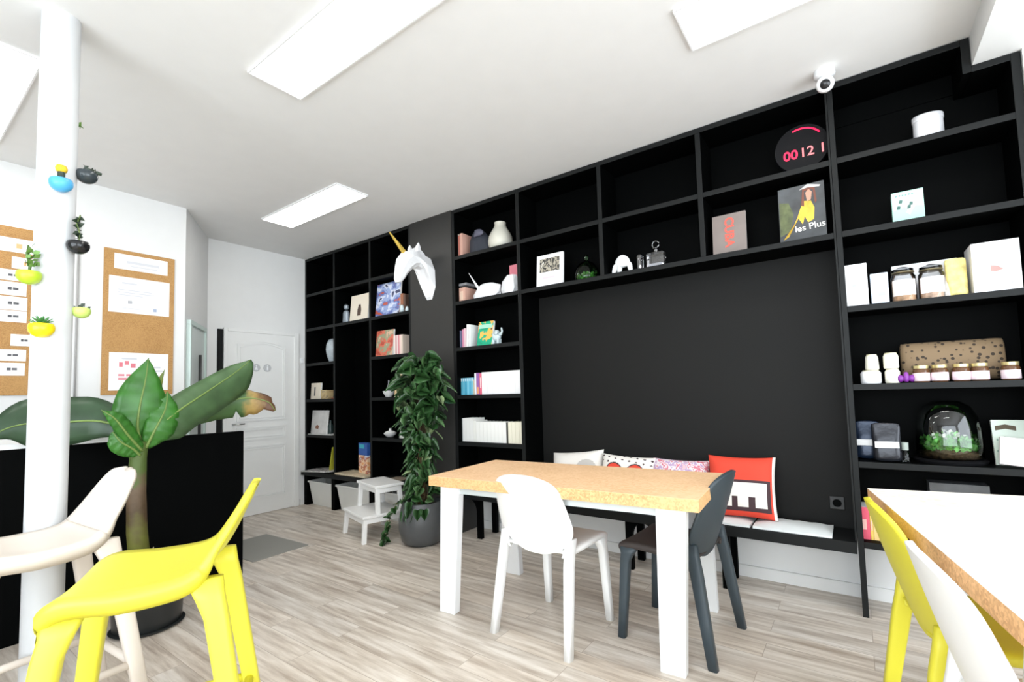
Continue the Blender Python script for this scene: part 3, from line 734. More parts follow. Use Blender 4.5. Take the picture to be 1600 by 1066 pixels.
# --- far left bookcase ---------------------------------------------------
# bay 2, under h1 (on h2): bottle-like silver robot and portrait card
xr = at(540, 502, 'y', y+.02).x
tr = thing('silver_figure', 'small silvery grey figure standing left of the portrait card, far left bookcase', 'figurine', (xr, y+.03, H['h2']))
SIL = mat('silver_grey_plastic', (.30, .34, .38), .35, .4)
blob('body', SIL, tr, [ringz(0, 0, 0, .045, .035), ringz(0, 0, .02, .05, .038), ringz(0, 0, .075, .042, .032), ringz(0, 0, .12, .048, .035), ringz(0, 0, .15, .025, .02)])
blob('head', SIL, tr, [ringz(0, 0, .152, .018, .016), ringz(0, 0, .17, .032, .028), ringz(0, 0, .20, .033, .028), ringz(0, 0, .215, .012, .012)])
tk, w_, h_ = cover_book('cream card with a small dark portrait on the shelf of the far left bookcase', 546, 574, 500, 458, H['h2'], mat('cream_card', (.80, .72, .60), .6), y=y, lean=.10)
MB().loft([[Vector((.003+a, yy, z)) for a, z in ((-.030, h_*.20), (.030, h_*.20), (.034, h_*.42), (.018, h_*.62), (-.014, h_*.62), (-.032, h_*.42))] for yy in (-.0012, 0)]).build('portrait_print', mat('brown_portrait_print', (.10, .065, .05), .6, var=.5, vscale=40), tk)
# bay 3 on h2: big picture book, brown books, small white thing
cover_book('large blue and red illustrated book facing out behind the unicorn head', 582, 623, 490, 437, H['h2'], patchy('blue_red_cover', [(.50, .10, .06), (.12, .16, .40), (.30, .38, .62), (.62, .66, .78), (.05, .06, .13)], 7, .45, stretch=(1, 1, 1.6)), y=y, lean=.10)
x = at(626, 488, 'y', y+.02).x
book('brown book standing right of the large blue illustrated book', x, H['h2'], .040, .20, (.32, .13, .07), y+.02); x += .042
book('dark brown book next to the charcoal pillar on the upper shelf', x, H['h2'], .030, .19, (.12, .07, .05), y+.02)
tag(MB().lathe([(0, 0), (.018, 0), (.022, .03), (.016, .06), (.007, .075), (0, .075)], 20).build('figurine', CER, smooth=True, loc=(at(628, 490, 'y', D+.02).x, D+.022, H['h2'])), 'tiny pale figurine in front of the brown book under the unicorn head', 'figurine')
tag(MB().lathe([(0, 0), (.016, 0), (.018, .02), (.010, .045), (0, .05)], 20).build('figurine', CER, smooth=True, loc=(at(636, 488, 'y', D+.02).x, D+.022, H['h2'])), 'tiniest pale figurine beside the charcoal pillar under the unicorn head', 'figurine')
# bay 3 on h3: red illustrated book and pale spines
cover_book('red book with a grey-green face picture, third row of the far left bookcase', 582, 613, 555, 514, H['h3'], patchy('red_pattern_cover', [(.45, .08, .05), (.62, .16, .10), (.30, .32, .20), (.62, .40, .28)], 11, .5), y=y, lean=.08)
x = at(615, 551, 'y', y).x
for w, cl, l in ((.030, (.80, .72, .66), 'cream book right of the red illustrated book, third row'), (.012, (.50, .12, .14), 'slim dark red book in the third row near the pillar'), (.026, (.76, .60, .58), 'pale rose book in the third row near the pillar'),
                 (.014, (.62, .16, .20), 'slim crimson book in the third row near the pillar'), (.028, (.80, .62, .56), 'peach book in the third row touching the pillar side'), (.02, (.72, .60, .50), 'beige book at the end of the third row beside the pillar')):
    if x+w < V[3]-T-.004: book(l, x, H['h3'], w, .195, cl, y); x += w+.0012
# bay 1 on h3: white ball lamp/plate
xg = at(514, 565, 'y', y+.05).x
tag(MB().lathe([(0, 0), (.04, 0), (.05, .01), (.082, .08), (.095, .15), (.088, .21), (.06, .26), (.03, .275), (0, .28)], 32, sx=.8, sy=.8).build('globe_vase', mat('pearl_white_glass', (.50, .56, .60), .35, var=.2, vscale=14), smooth=True, loc=(xg, y+.10, H['h3'])), 'bluish white rounded glass vase half hidden by the divider, far left bay', 'vase')
# bay 1 on h4: photo box
tk, w_, h_ = cover_book('cream card with a dark figure print in the far left bay, fourth row', 483, 500, 622, 597, H['h4'], mat('cream_card', (.80, .72, .60), .6), y=y, lean=.06, cat='card', name='card')
MB().box(-.012, .012, -.001, 0, h_*.2, h_*.75).build('figure_print', DARKPR, tk)
tag(MB().box(0, .11, 0, .12, 0, .10, .003).build('box', patchy('tan_brown_box', [(.45, .32, .16), (.55, .42, .22), (.08, .08, .12)], 8, .6), loc=(at(501, 622, 'y', y).x+.004, y, H['h4'])), 'small tan and dark box right of the cream card in the far left bay', 'box')
tag(MB().box(0, .37, 0, .16, 0, .012, .001).build('book', mat('dull_red_book', (.30, .08, .05), .6), loc=(XL+T+.03, y+.06, H['h4'])), 'flat dull red book lying behind the small box in the far left bay', 'book')
# bay 1 on h5: pale tin + dark bottle
tk, w_, h_ = cover_book('pale grey book cover with a brown animal picture in the far left bay, fifth row', 474, 506, 676, 640, H['h5'], mat('pale_grey_cover', (.62, .61, .60), .5, var=.12, vscale=12), y=y, lean=.10)
tk.location.x += .04
MB().loft([[Vector((.02+a, yy, .06+z)) for a, z in ((-.03, 0), (.03, -.01), (.04, .02), (.015, .04), (-.02, .03))] for yy in (-.0012, 0)]).build('animal_print', mat('brown_print', (.24, .11, .07), .6), tk)
tag(MB().lathe([(0, 0), (.028, 0), (.03, .01), (.03, .10), (.012, .13), (.011, .16), (0, .16)], 24).build('bottle', mat('dark_green_glass', (.03, .05, .05), .15), smooth=True, loc=(at(514, 676, 'y', y+.03).x, y+.05, H['h5']), auto=50), 'small dark bottle beside the pale book cover in the far left bay', 'bottle')
tag(MB().box(0, .46, 0, .20, 0, .006, .001).build('magazine', mat('pale_magazine_paper', (.68, .67, .66), .5), loc=(XL+T+.02, D+.004, H['h5'])), 'flat pale magazine lying under the pale cover, fifth shelf of far left bay', 'magazine')
tk.location.z += .007
# base shelf (bench top) of far left: magazines spread, yellow rolled thing
zb = H['h6']+.002
spr = [(-5.10, -.03, .30, 'pale magazine at the left end of the spread on the low bench'), (-5.02, .0, -.25, 'grey magazine in the middle of the spread on the low bench'), (-4.90, -.02, .15, 'magazine with dark picture at the front of the spread on the low bench'), (-4.82, .02, -.1, 'topmost magazine of the spread on the low bench')]
for i, (mx_, dy, rz, l) in enumerate(spr):
    tt = thing('magazine', l, 'magazine', (mx_, D+.10+dy, zb+.0045*i), rz)
    MB().box(-.105, .105, -.14, .14, 0, .004, .0008).build('pages', PAPER, tt)
    MB().box(-.105, .105, -.14, .14, .004, .0044).build('cover', patchy('magazine_cover_%s' % 'abcd'[i], [(.55, .53, .52), (.22, .20, .20), (.70, .69, .68), (.38, .34, .36)], 7+i, .4), tt)
tag(MB().box(-.006, .006, 0, .20, 0, .26, .002).build('folder', mat('yellow_green_folder', (.52, .50, .04), .5), loc=(at(515, 722, 'y', D+.06).x+.01, D+.05, zb+.019), rot=(0, R(13), 0)), 'yellow-green folder leaning on the divider over the magazines, far left', 'folder')
# bay 2 base: wooden tray and character-free illustrated box
tag(MB().box(-.27, .25, -.03, .20, 0, .018, .003).build('tray', mat('beige_cane_tray', (.62, .52, .36), .6, var=.2, vscale=30), loc=((V[1]+V[2])/2, D, zb)), 'flat beige tray on the low bench under the tall open bay', 'tray')
xb = at(567, 735, 'y', D+.07).x
tk = thing('illustrated_box', 'blue and orange illustrated cardboard box standing on the beige tray', 'box', (xb, D+.07, zb+.019), R(-6))
MB().box(-.085, .085, 0, .075, 0, .19, .002).build('lower_carton', patchy('orange_white_print', [(.80, .38, .16), (.85, .62, .42), (.50, .16, .08), (.55, .62, .72)], 14, .5), tk)
MB().box(-.085, .085, 0, .075, .19, .315, .002).build('upper_carton', mat('deep_blue_card', (.03, .10, .36), .5), tk)
MB().box(-.065, .03, -.001, 0, .26, .302).build('title_patch', mat('turquoise_print', (.05, .42, .50), .5), tk)
# bay 3: h4 - glass bottle in white bowl + tilted book; h5 - white dish; base - dark thing
xb = at(604, 615, 'y', y+.02).x
tag(MB().lathe([(0, 0), (.03, 0), (.058, .045), (.062, .062), (.056, .062), (.03, .012), (0, .01)], 28).build('bowl', CHW, smooth=True, loc=(xb, y+.05, H['h4']), auto=50), 'small white bowl holding a bottle on the fourth shelf left of the pothos', 'bowl')
tag(MB().lathe([(0, .013), (.022, .013), (.026, .03), (.026, .09), (.010, .13), (.009, .17), (0, .17)], 24).build('bottle', mat('grey_glass', (.22, .22, .24), .15), smooth=True, loc=(xb, y+.05, H['h4']), auto=50), 'small grey bottle standing in the white bowl left of the pothos', 'bottle')
tk, w_, h_ = cover_book('tan and white book facing out, half covered by the top pothos leaves', 616, 638, 619, 578, H['h4'], patchy('tan_white_cover', [(.62, .45, .26), (.72, .62, .48), (.25, .28, .22)], 8, .5), y=y, lean=.1)
xb = at(606, 682, 'y', y+.02).x
td = thing('sugar_dish', 'small white lidded dish on the fifth shelf left of the pothos', 'dish', (xb, y+.05, H['h5']))
MB().lathe([(0, 0), (.03, 0), (.060, .030), (.064, .042), (.055, .042), (.03, .012), (0, .01)], 28).build('dish_bowl', CHW, td, smooth=True, auto=50)
MB().lathe([(.058, .043), (.04, .058), (.012, .066), (.010, .078), (.014, .085), (0, .09)], 28).build('lid', CHW, td, smooth=True, auto=50)
tag(MB().box(0, .10, 0, .02, 0, .19, .002).build('picture_frame', mat('grey_white_marble', (.55, .57, .52), .4, var=.3, vscale=30), loc=(at(622, 682, 'y', D+.03).x+.01, D+.035, H['h5']+.001), rot=(-.12, 0, 0)), 'pale mottled card standing at the left edge of the pothos foliage', 'card')
tag(MB().box(-.10, .10, 0, .16, 0, .010, .002).build('magazine', mat('dim_tan_cover', (.30, .24, .18), .6), loc=(at(618, 742, 'y', D+.05).x, D+.02, zb)), 'tan magazine on the low bench behind the white step stool', 'magazine')
# white bins in the base
def bin_(label, x0, x1, y0=D-.012, h=.272, tap=.035, group='white storage bins under the far left bookcase'):
    t = thing('storage_bin', label, 'bin', ((x0+x1)/2, y0, 0), 0, group); w = (x1-x0)/2
    BINM = mat('white_bin_plastic', (.74, .74, .71), .5)
    def ring(z, k, e=0): return [Vector((sx*(w-k), yy, z)) for sx, yy in ((-1, k), (1, k), (1, .22-k), (-1, .22-k))]
    m = MB(); m.loft([ring(.004, tap), ring(h, 0), ring(h, .006), ring(.010, tap+.005)]); bmesh.ops.bevel(m.bm, geom=[e for e in m.bm.edges if abs(e.verts[0].co.z-e.verts[1].co.z) > .1], offset=.008, segments=2, affect='EDGES')
    m.build('bin_body', BINM, t)
    m = MB(); a_, b__ = -w-.006, w+.006
    m.box(a_, b__, -.006, .002, h-.018, h+.001, .001); m.box(a_, b__, .218, .226, h-.018, h+.001, .001); m.box(a_, a_+.008, .002, .218, h-.018, h+.001, .001); m.box(b__-.008, b__, .002, .218, h-.018, h+.001, .001)
    m.build('bin_rim', BINM, t)
bin_('white storage bin closest to the door in the low bench base', XL+.092, V[1]-.045)
bin_('white storage bin in the middle of the low bench base, left of the step stool', V[1]+.045, V[2]-.025)
bin_('white storage bin seen through the legs of the step stool', V[2]+.065, V[3]-.08)

# --- alcove cubbies (on h2) ------------------------------------------------
y = YF+.02
tk, w_, h_ = cover_book('white book with a dark photograph on its cover, left cubby above the alcove', 838, 879, 442, 390, H['h2'], mat('white_glossy_cover', (.84, .82, .83), .4), y=y, lean=.08)
MB().box(-w_*.76, w_*.76, -.0012, 0, h_*.46, h_*.88).build('photo_print', patchy('dark_photo_print', [(.04, .04, .035), (.12, .11, .09), (.42, .38, .30), (.02, .02, .02), (.6, .57, .5)], 22, .4), tk)
MB().box(-w_*.5, w_*.4, -.0012, 0, h_*.26, h_*.30).build('title_print', mat('faint_pink_print', (.72, .55, .60), .6), tk)
# green glass cloche
xg = at(913, 430, 'y', y+.05).x
tg = thing('glass_cloche', 'small dark green glass cloche with mossy filling in the left cubby', 'cloche', (xg, y+.09, H['h2'])); tg.scale = (1.3, 1.3, 1.3)
MB().lathe([(.072, 0), (.076, .03), (.070, .07), (.045, .11), (.015, .125), (.008, .135), (.014, .15), (.010, .162), (0, .165)], 32).build('glass_dome', thin_glass('green_tinted_glass', (.6, .85, .6)), tg, smooth=True)
def moss(parent, r, h, n, m, name='moss', z0=.0, sd=1, ls=.016):
    rnd = random.Random(sd); b = MB()
    for i in range(n):
        a_ = rnd.random()*6.283; q = r*math.sqrt(rnd.random()); z = z0+h*rnd.random()*(1-.5*q/r)
        c = Vector((q*math.cos(a_), q*math.sin(a_), z)); d = Vector((rnd.uniform(-1, 1), rnd.uniform(-1, 1), rnd.uniform(.2, 1.2))).normalized(); s_ = d.cross(Vector((rnd.random(), rnd.random(), .3))).normalized()
        l_ = ls*rnd.uniform(.7, 1.3)
        b._add([c, c+d*l_*.5+s_*l_*.35, c+d*l_, c+d*l_*.5-s_*l_*.35], [(0, 1, 2, 3)])
    return b.build(name, m, parent)
GREENM = mat('moss_green', (.10, .24, .05), .6, var=.5, vscale=40)
moss(tg, .055, .06, 220, GREENM, 'moss', .012, 2)
MB().lathe([(0, 0), (.064, 0), (.066, .012), (0, .014)], 28).build('base_tray', mat('dark_wood', (.06, .035, .02), .5), tg, smooth=True, auto=40)
# crystal perfume-like decanter and white figure
xf = at(971, 418, 'y', y+.02).x
tf = thing('white_figurine', 'small white sculpted figure pair in the middle cubby above the alcove', 'figurine', (xf, y+.04, H['h2']))
PW = mat('bright_white_ceramic', (.85, .87, .87), .35)
blob('torso', PW, tf, [ringz(0, 0, .05, .03, .02), ringz(0, 0, .065, .055, .026), ringz(0, 0, .10, .062, .028), ringz(0, 0, .13, .035, .02), ringz(0, 0, .142, .01, .01)])
for sx, tx in ((-.045, -.062), (-.018, -.022), (.045, .058)):
    MB().tube([(sx, 0, .085), (tx, 0, .045), (tx*1.08, -.008, .008)], [.022, .018, .017], 12).build('leg', PW, tf, smooth=True, sub=1)
def decanter(label, u, w, h, stop=True, full=False):
    t = thing('glass_decanter', label, 'decanter', (at(u, 412, 'y', y+.03).x, y+.05, H['h2']))
    g = MATS.get('clear_crystal') or thin_glass('clear_crystal', (.9, .9, .92), 1.7, 1.8)
    MB().box(-w/2, w/2, -.03, .03, 0, h, .012).build('glass_body', g, t)
    MB().box(-w/2+.014, w/2-.014, -.018, .018, .015, h*.35, .006).build('crystal_filling', mat('pale_crystal_filling', (.7, .7, .74), .2, spec=1), t)
    if stop:
        MB().lathe([(.014, h-.001), (.013, h+.022), (.022, h+.024), (.022, h+.03), (0, h+.031)], 20).build('neck', g, t, smooth=True, auto=40)
        m = MB(); rr = .024
        m.tube([(rr*math.cos(2*math.pi*k/16), 0, h+.031+rr+rr*math.sin(2*math.pi*k/16)) for k in range(17)], .006, 8); m.build('ring_stopper', g, t, smooth=True)
    return t
decanter('square clear glass decanter with a ring stopper, middle cubby above the alcove', 1024, .125, .115)
decanter('narrow clear glass block between the white figure and the square decanter', 999, .035, .12, False)
# right cubby: grey book with red vertical word, dark album
tk, w_, h_ = cover_book('grey-brown book with a vertical red word on its cover, right cubby', 1114, 1167, 391, 326, H['h2'], mat('grey_brown_cover', (.20, .165, .15), .5, var=.08), edge=mat('grey_board', (.35, .33, .31), .6), y=y, lean=.09)
text('CUBA', .072, mat('red_lettering', (.70, .10, .07), .5), tk, (0, -.001, h_*.54), (R(90), R(90), 0), 'title_lettering', bold=.002)
tk, w_, h_ = cover_book('large dark album cover with a figure in yellow, right cubby beside the divider', 1219, 1293, 372, 283, H['h2'], mat('dark_slate_cover', (.045, .05, .055), .4, var=.6, vscale=7), edge=DARKPR, y=y-.01, lean=.07)
YEL = mat('yellow_cloth_print', (.62, .40, .04), .5, var=.3, vscale=20); SK = mat('skin_print', (.50, .26, .18), .5); HA = mat('auburn_print', (.16, .05, .03), .5); LT = mat('pale_print', (.62, .60, .58), .5)
def flat(name, pts, m, parent, w_, h_, k=1): MB().loft([[Vector((w_*a, yy, h_*b)) for a, b in pts] for yy in (-.0008*k, -.0008*(k-1))]).build(name, m, parent)
flat('printed_bush', [(-.98, .12), (-.5, .2), (-.35, .5), (-.55, .72), (-.96, .75)], mat('olive_print', (.075, .09, .035), .5, var=.5, vscale=20), tk, w_, h_, 1)
flat('printed_figure', [(-.85, .05), (-.55, .14), (-.15, .40), (.02, .28), (.12, .42), (.25, .30), (.5, .34), (.55, .55), (.42, .68), (.1, .70), (-.02, .60), (-.2, .42), (-.6, .10)], YEL, tk, w_, h_, 2)
flat('printed_hair', [(.0, .62), (.12, .60), (.15, .88), (.52, .88), (.58, .62), (.66, .66), (.60, .93), (.08, .92)], HA, tk, w_, h_, 3)
flat('printed_face', [(.25, .68), (.42, .70), (.48, .84), (.34, .90), (.20, .84)], SK, tk, w_, h_, 4)
flat('printed_hat', [(-.05, .91), (.3, .99), (.85, .93), (.80, .90), (.3, .93)], LT, tk, w_, h_, 5)
text('les Plus', .050, mat('white_lettering', (.75, .73, .70), .5), tk, (w_*.32, -.004, h_*.22), (R(90), R(-4), 0), 'title_lettering', bold=.0006)
# digital clock on h1
xk = at(1254, 265, 'y', D+.06).x
tk = thing('led_clock', 'round black electronic clock glowing with red digits, upper right cubby', 'clock', (xk, D+.10, H['h1']), 0)
rk = .135
DK = mat('smoked_black_plastic', (.006, .006, .007), .45, spec=.12)
MB().lathe([(0, 0), (rk, 0), (rk+.004, .004), (rk, .03), (0, .03)], 48, m=Matrix.Translation((0, 0, rk+.004)) @ Matrix.Rotation(R(90), 4, 'X')).build('clock_disc', DK, tk, smooth=True, auto=40)
REDL = mat('red_led', (.3, .0, .02), .4, emit=(1, .02, .10), es=1.1)
m = MB(); m.tube([((rk-.022)*math.cos(a_), -.031, rk+.004+(rk-.022)*math.sin(a_)) for a_ in [R(35+75*i/14) for i in range(15)]], .005, 6); m.build('led_arc', REDL, tk)
text('00', .075, REDL, tk, (-.055, -.0325, rk-.028), (R(90), 0, 0), 'led_digits', bold=.0015)
text('12 1', .075, mat('pale_red_led', (.3, .1, .1), .4, emit=(1, .22, .25), es=.9), tk, (.055, -.0325, rk-.028), (R(90), 0, 0), 'led_digits', bold=.0008)

# --- right bookcase ---------------------------------------------------------
y = D+.06
tk = thing('oval_tin', 'white oval lidded tin alone on the top shelf at the right', 'tin', (at(1452, 208, 'y', y+.04).x, y+.06, H['h1']), R(8))
TIN = mat('satin_white_tin', (.70, .70, .72), .3, .3)
MB().lathe([(0, 0), (.060, 0), (.062, .004), (.062, .120), (0, .121)], 36, sy=.65).build('tin_body', TIN, tk, smooth=True, auto=40)
MB().lathe([(.065, .117), (.065, .142), (.061, .147), (0, .148)], 36, sy=.65).build('lid', TIN, tk, smooth=True, auto=40)
MINT = mat('mint_green_card', (.36, .62, .52), .5); PAL = mat('pale_mint_print', (.66, .78, .73), .5)
tk, w_, h_ = cover_book('mint green patterned tin box on the second shelf at the right', 1395, 1446, 340, 290, H['h2'], MINT, edge=MINT, y=y, th=.05, lean=.03, name='patterned_box', cat='box')
flat('upper_print', [(-.95, .42), (-.2, .5), (.1, .28), (.5, .5), (.95, .45), (.95, .97), (-.95, .97)], PAL, tk, w_, h_, 1)
flat('bird_print', [(-.15, .32), (.1, .45), (.3, .60), (.45, .62), (.1, .22)], PAPER, tk, w_, h_, 2)
for k, (a_, b__) in enumerate(((-.6, .5), (-.45, .68), (.05, .48), (.2, .58))): flat('leaf_print', [(a_-.12, b__-.05), (a_+.1, b__-.06), (a_+.14, b__+.04), (a_-.05, b__+.06)], mat('dark_teal_print', (.05, .13, .11), .5), tk, w_, h_, 3)
for k in range(6): flat('heading_mark', [(-.75+.2*k, .84), (-.62+.2*k, .85), (-.62+.2*k, .91), (-.75+.2*k, .90)], mat('teal_print', (.20, .36, .32), .5), tk, w_, h_, 3)
# h3 shelf: white packet, boxes, jars and pouches
WC = mat('white_carton', (.86, .86, .87), .5)
def carton(name, label, u0, u1, vb, vt, z, m, y, dep, rz=0, bev=.002, cat='box'):
    x0, x1 = span(u0, u1, vb, y); h = hgt((u0+u1)/2, vt, vb, y)
    t = thing(name, label, cat, ((x0+x1)/2, y, z), rz); w = (x1-x0)/2
    MB().box(-w, w, 0, dep, 0, h, bev).build('carton', m, t)
    return t, w, h
tk, w_, h_ = carton('white_packet', 'plain white packet with a tiny grey print at the left end of the jar shelf', 1322, 1358, 473, 406, H['h3'], WC, y, .05)
MB().box(-w_*.35, -w_*.0, -.001, 0, h_*.47, h_*.53).build('tiny_print', GREYPR, tk); MB().box(-w_*.7, w_*.5, -.001, 0, h_*.08, h_*.10).build('tiny_print', LGR, tk)
tk, w_, h_ = carton('gift_box', 'pale blue-white box with folded top behind the first jars on the right', 1362, 1390, 468, 418, H['h3'], mat('bluish_white_carton', (.62, .70, .80), .5), y+.02, .09)
MB().box(-w_*.2, w_*.6, -.001, 0, h_*.28, h_*.40).build('tiny_print', GREYPR, tk)
GJ = thin_glass('jar_glass', (.95, .96, .97), 1.4)
def clip_jar(label, u, vb, vt, fill, lab):
    yy = y+.045; h = hgt(u, vt, vb, yy)
    t = thing('storage_jar', label, 'jar', (at(u, vb, 'y', yy).x, yy, H['h3'])); r = .052
    MB().lathe([(0, 0), (r, 0), (r, h*.72), (r*.82, h*.80), (r*.82, h*.84), (0, h*.84)], 32).build('jar_glass', GJ, t, smooth=True, auto=40)
    MB().lathe([(0, .004), (r*.92, .004), (r*.92, h*.60), (0, h*.62)], 28).build('jar_filling', fill, t, smooth=True, auto=40)
    MB().lathe([(r*.88, h*.845), (r*.88, h*.93), (r*.3, h), (0, h)], 28).build('lid', GJ, t, smooth=True, auto=40)
    MB().lathe([(r*.9, h*.82), (r*.92, h*.845), (r*.9, h*.855), (r*.8, h*.84)], 28).build('wire_clip', mat('dark_brass_wire', (.20, .17, .10), .4, .7), t, smooth=True)
    a0 = R(-150); m = MB(); n_ = 10
    P = [[Vector(((r+.001)*math.cos(a0+R(120)*i/n_), (r+.001)*math.sin(a0+R(120)*i/n_), z)) for i in range(n_+1)] for z in (h*.18, h*.62)]
    m.grid(P).build('label', lab, t, solid=.0006)
clip_jar('clip-top jar of biscuits with a paper label, left of the two on the shelf', 1413, 464, 408, mat('biscuit_brown', (.62, .36, .20), .7, var=.4, vscale=40), mat('cream_label', (.82, .76, .70), .6))
clip_jar('larger clip-top jar with a whitish label, right of the two on the shelf', 1457, 460, 404, mat('peach_filling', (.75, .48, .34), .7, var=.4, vscale=40), mat('white_label', (.84, .82, .84), .6))
tk, w_, h_ = carton('flat_box', 'long white carton behind the clip-top jars', 1396, 1500, 462, 398, H['h3'], WC, y+.125, .05)
def pouch(label, u, vb, vt, z, m, wl=.05, yy=None, band=None, cat='pouch', top=None, rz=0):
    yy = yy or y+.03; h = hgt(u, vt, vb, yy)
    t = thing('pouch', label, cat, (at(u, vb, 'y', yy).x, yy+.02, z), rz)
    blob('pouch_body', m, t, [[Vector((sx*wl, sy*d, h*k)) for sx, sy in ((-1, -1), (-.5, -1.2), (0, -1.3), (.5, -1.2), (1, -1), (1, 1), (0, 1.2), (-1, 1))] for k, d in ((0, .022), (.08, .026), (.4, .022), (.7, .012), (.92, .003), (1, .0025))], 1)
    if band: MB().box(-wl*.8, wl*.8, -.0335, -.028, h*.36, h*.52, .001).build('label', band, t)
    return t
pouch('yellow lidded transparent bag between the jars and the big white box', 1497, 455, 392, H['h3'], mat('yellow_sweets_bag', (.72, .60, .22), .3, var=.4, vscale=30), .042)
pouch('small grey-white foil bag just left of the yellow bag on the jar shelf', 1478, 458, 420, H['h3'], mat('grey_foil_bag', (.48, .44, .40), .25, var=.3, vscale=30), .022)
tk, w_, h_ = carton('large_white_box', 'largest white box with a small red print at the right picture edge', 1522, 1600, 453, 372, H['h3'], WC, y, .16)
flat('red_print', [(-.25, .42), (-.02, .40), (.28, .44), (.10, .50), (-.2, .54)], mat('muted_red_print', (.55, .24, .22), .6), tk, w_, h_, 1)
flat('grey_print_mark', [(.45, .10), (.62, .17), (.66, .26), (.60, .18), (.47, .12)], GREYPR, tk, w_, h_, 1)
# h4 shelf
def jarlet(label, u, z, r=.030, h=.052, m=None, yy=None, group=None, vb=592, taper=0):
    yy = yy or y+.02
    t = thing('small_jar', label, 'jar', (at(u, vb, 'y', yy).x, yy, z), 0, group)
    MB().lathe([(0, 0), (r*.9, 0), (r, .006), (r*(1-taper), h*.85), (r*.85*(1-taper), h), (0, h)], 26).build('jar_body', m or WC, t, smooth=True, auto=40)
    MB().lathe([(r*.8*(1-taper), h), (r*.8*(1-taper), h+.006), (0, h+.007)], 26).build('lid', mat('cream_lid', (.62, .58, .40), .5), t, smooth=True, auto=40)
CRJ = mat('cream_white_jar', (.82, .80, .68), .4)
jarlet('squat white jar at the bottom of the left stack on the jam shelf', 1361, H['h4'], .045, .065)
jarlet('white jar standing on the squat jar, left stack on the jam shelf', 1364, H['h4']+.073, .031, .075, CRJ, taper=.1)
jarlet('lower white jar of the right stack beside the purple bow', 1395, H['h4'], .032, .068, CRJ)
jarlet('upper white jar of the right stack beside the spotted bag', 1394, H['h4']+.076, .032, .075, CRJ)
tk = thing('purple_bow', 'small purple ribbon bow at the foot of the spotted bag', 'bow', (at(1416, 592, 'y', y).x, y, H['h4']))
PU = mat('purple_ribbon', (.20, .03, .28), .4)
for s in (-1, 1): blob('bow_loop', PU, tk, [[Vector((s*(.002+q), k*math.cos(a_)*.012, .022+k*math.sin(a_)*.020)) for a_ in [math.pi*2*i/10 for i in range(10)]] for q, k in ((0, .3), (.015, 1), (.028, 1.05), (.034, .4))])
blob('bow_knot', PU, tk, [ringz(0, -.004, .001, .01, .008), ringz(0, -.004, .02, .012, .012), ringz(0, -.004, .046, .012, .010), ringz(0, -.004, .056, .004, .004)])
SPOT = bpy.data.materials.new('spotted_kraft'); SPOT.use_nodes = True; nt = SPOT.node_tree; b = nt.nodes['Principled BSDF']
tcn = nt.nodes.new('ShaderNodeTexCoord'); vn = nt.nodes.new('ShaderNodeTexVoronoi'); vn.inputs['Scale'].default_value = 40; nt.links.new(tcn.outputs['Object'], vn.inputs['Vector'])
rn = nt.nodes.new('ShaderNodeValToRGB'); rn.color_ramp.elements[0].position = .26; rn.color_ramp.elements[0].color = (.03, .02, .012, 1); rn.color_ramp.elements[1].position = .34; rn.color_ramp.elements[1].color = (.20, .135, .075, 1)
nt.links.new(vn.outputs['Distance'], rn.inputs['Fac']); nt.links.new(rn.outputs['Color'], b.inputs['Base Color']); b.inputs['Roughness'].default_value = .8
x0, x1 = span(1409, 1576, 592, y+.10); hs = hgt(1490, 527, 592, y+.10)
tk = thing('spotted_bag', 'long kraft brown bag with dark spots lying behind the jam jars', 'bag', ((x0+x1)/2, y+.12, H['h4'])); w_ = (x1-x0)/2
m = MB(); m.loft([[Vector((x_, d*sy_, hh*hs)) for sy_, hh in ((-1, .0), (-1.1, .3), (-.9, .7), (-.5, .96), (0, 1), (.5, .96), (.9, .7), (1, 0))] for x_, d, in ((-w_, .02), (-w_*.96, .045), (-w_*.4, .05), (w_*.3, .05), (w_*.95, .045), (w_, .02))])
m.build('bag_body', SPOT, tk, True, 0, 1)
for k, (u, l) in enumerate(((1440, 'leftmost jam jar with a pink-white label in front of the spotted bag'), (1469, 'second jam jar from the left, gold lid, in front of the spotted bag'), (1503, 'third jam jar from the left, black band under its lid'), (1532, 'fourth jam jar from the left, gold lid'), (1581, 'lone jam jar at the right end beyond the spotted bag'))):
    t = thing('jam_jar', l, 'jar', (at(u, 588, 'y', y).x, y+.01, H['h4']), 0, 'jam jars in front of the spotted bag'); r = .033
    MB().lathe([(0, 0), (r*.92, 0), (r, .006), (r, .058), (r*.86, .068), (0, .068)], 26).build('jar_body', mat('dark_jam', (.10, .045, .02) if k != 2 else (.02, .015, .015), .15), t, smooth=True, auto=40)
    MB().lathe([(r*.90, .069), (r*.92, .084), (0, .085)], 26).build('lid', mat('pale_gold_lid', (.62, .52, .26), .35, .6), t, smooth=True, auto=40)
    MB().lathe([(r+.0004, .006), (r+.0012, .007), (r+.0012, .046), (r+.0004, .047)], 26).build('label', mat('pinkish_label', (.80, .66, .70), .6), t, smooth=True)
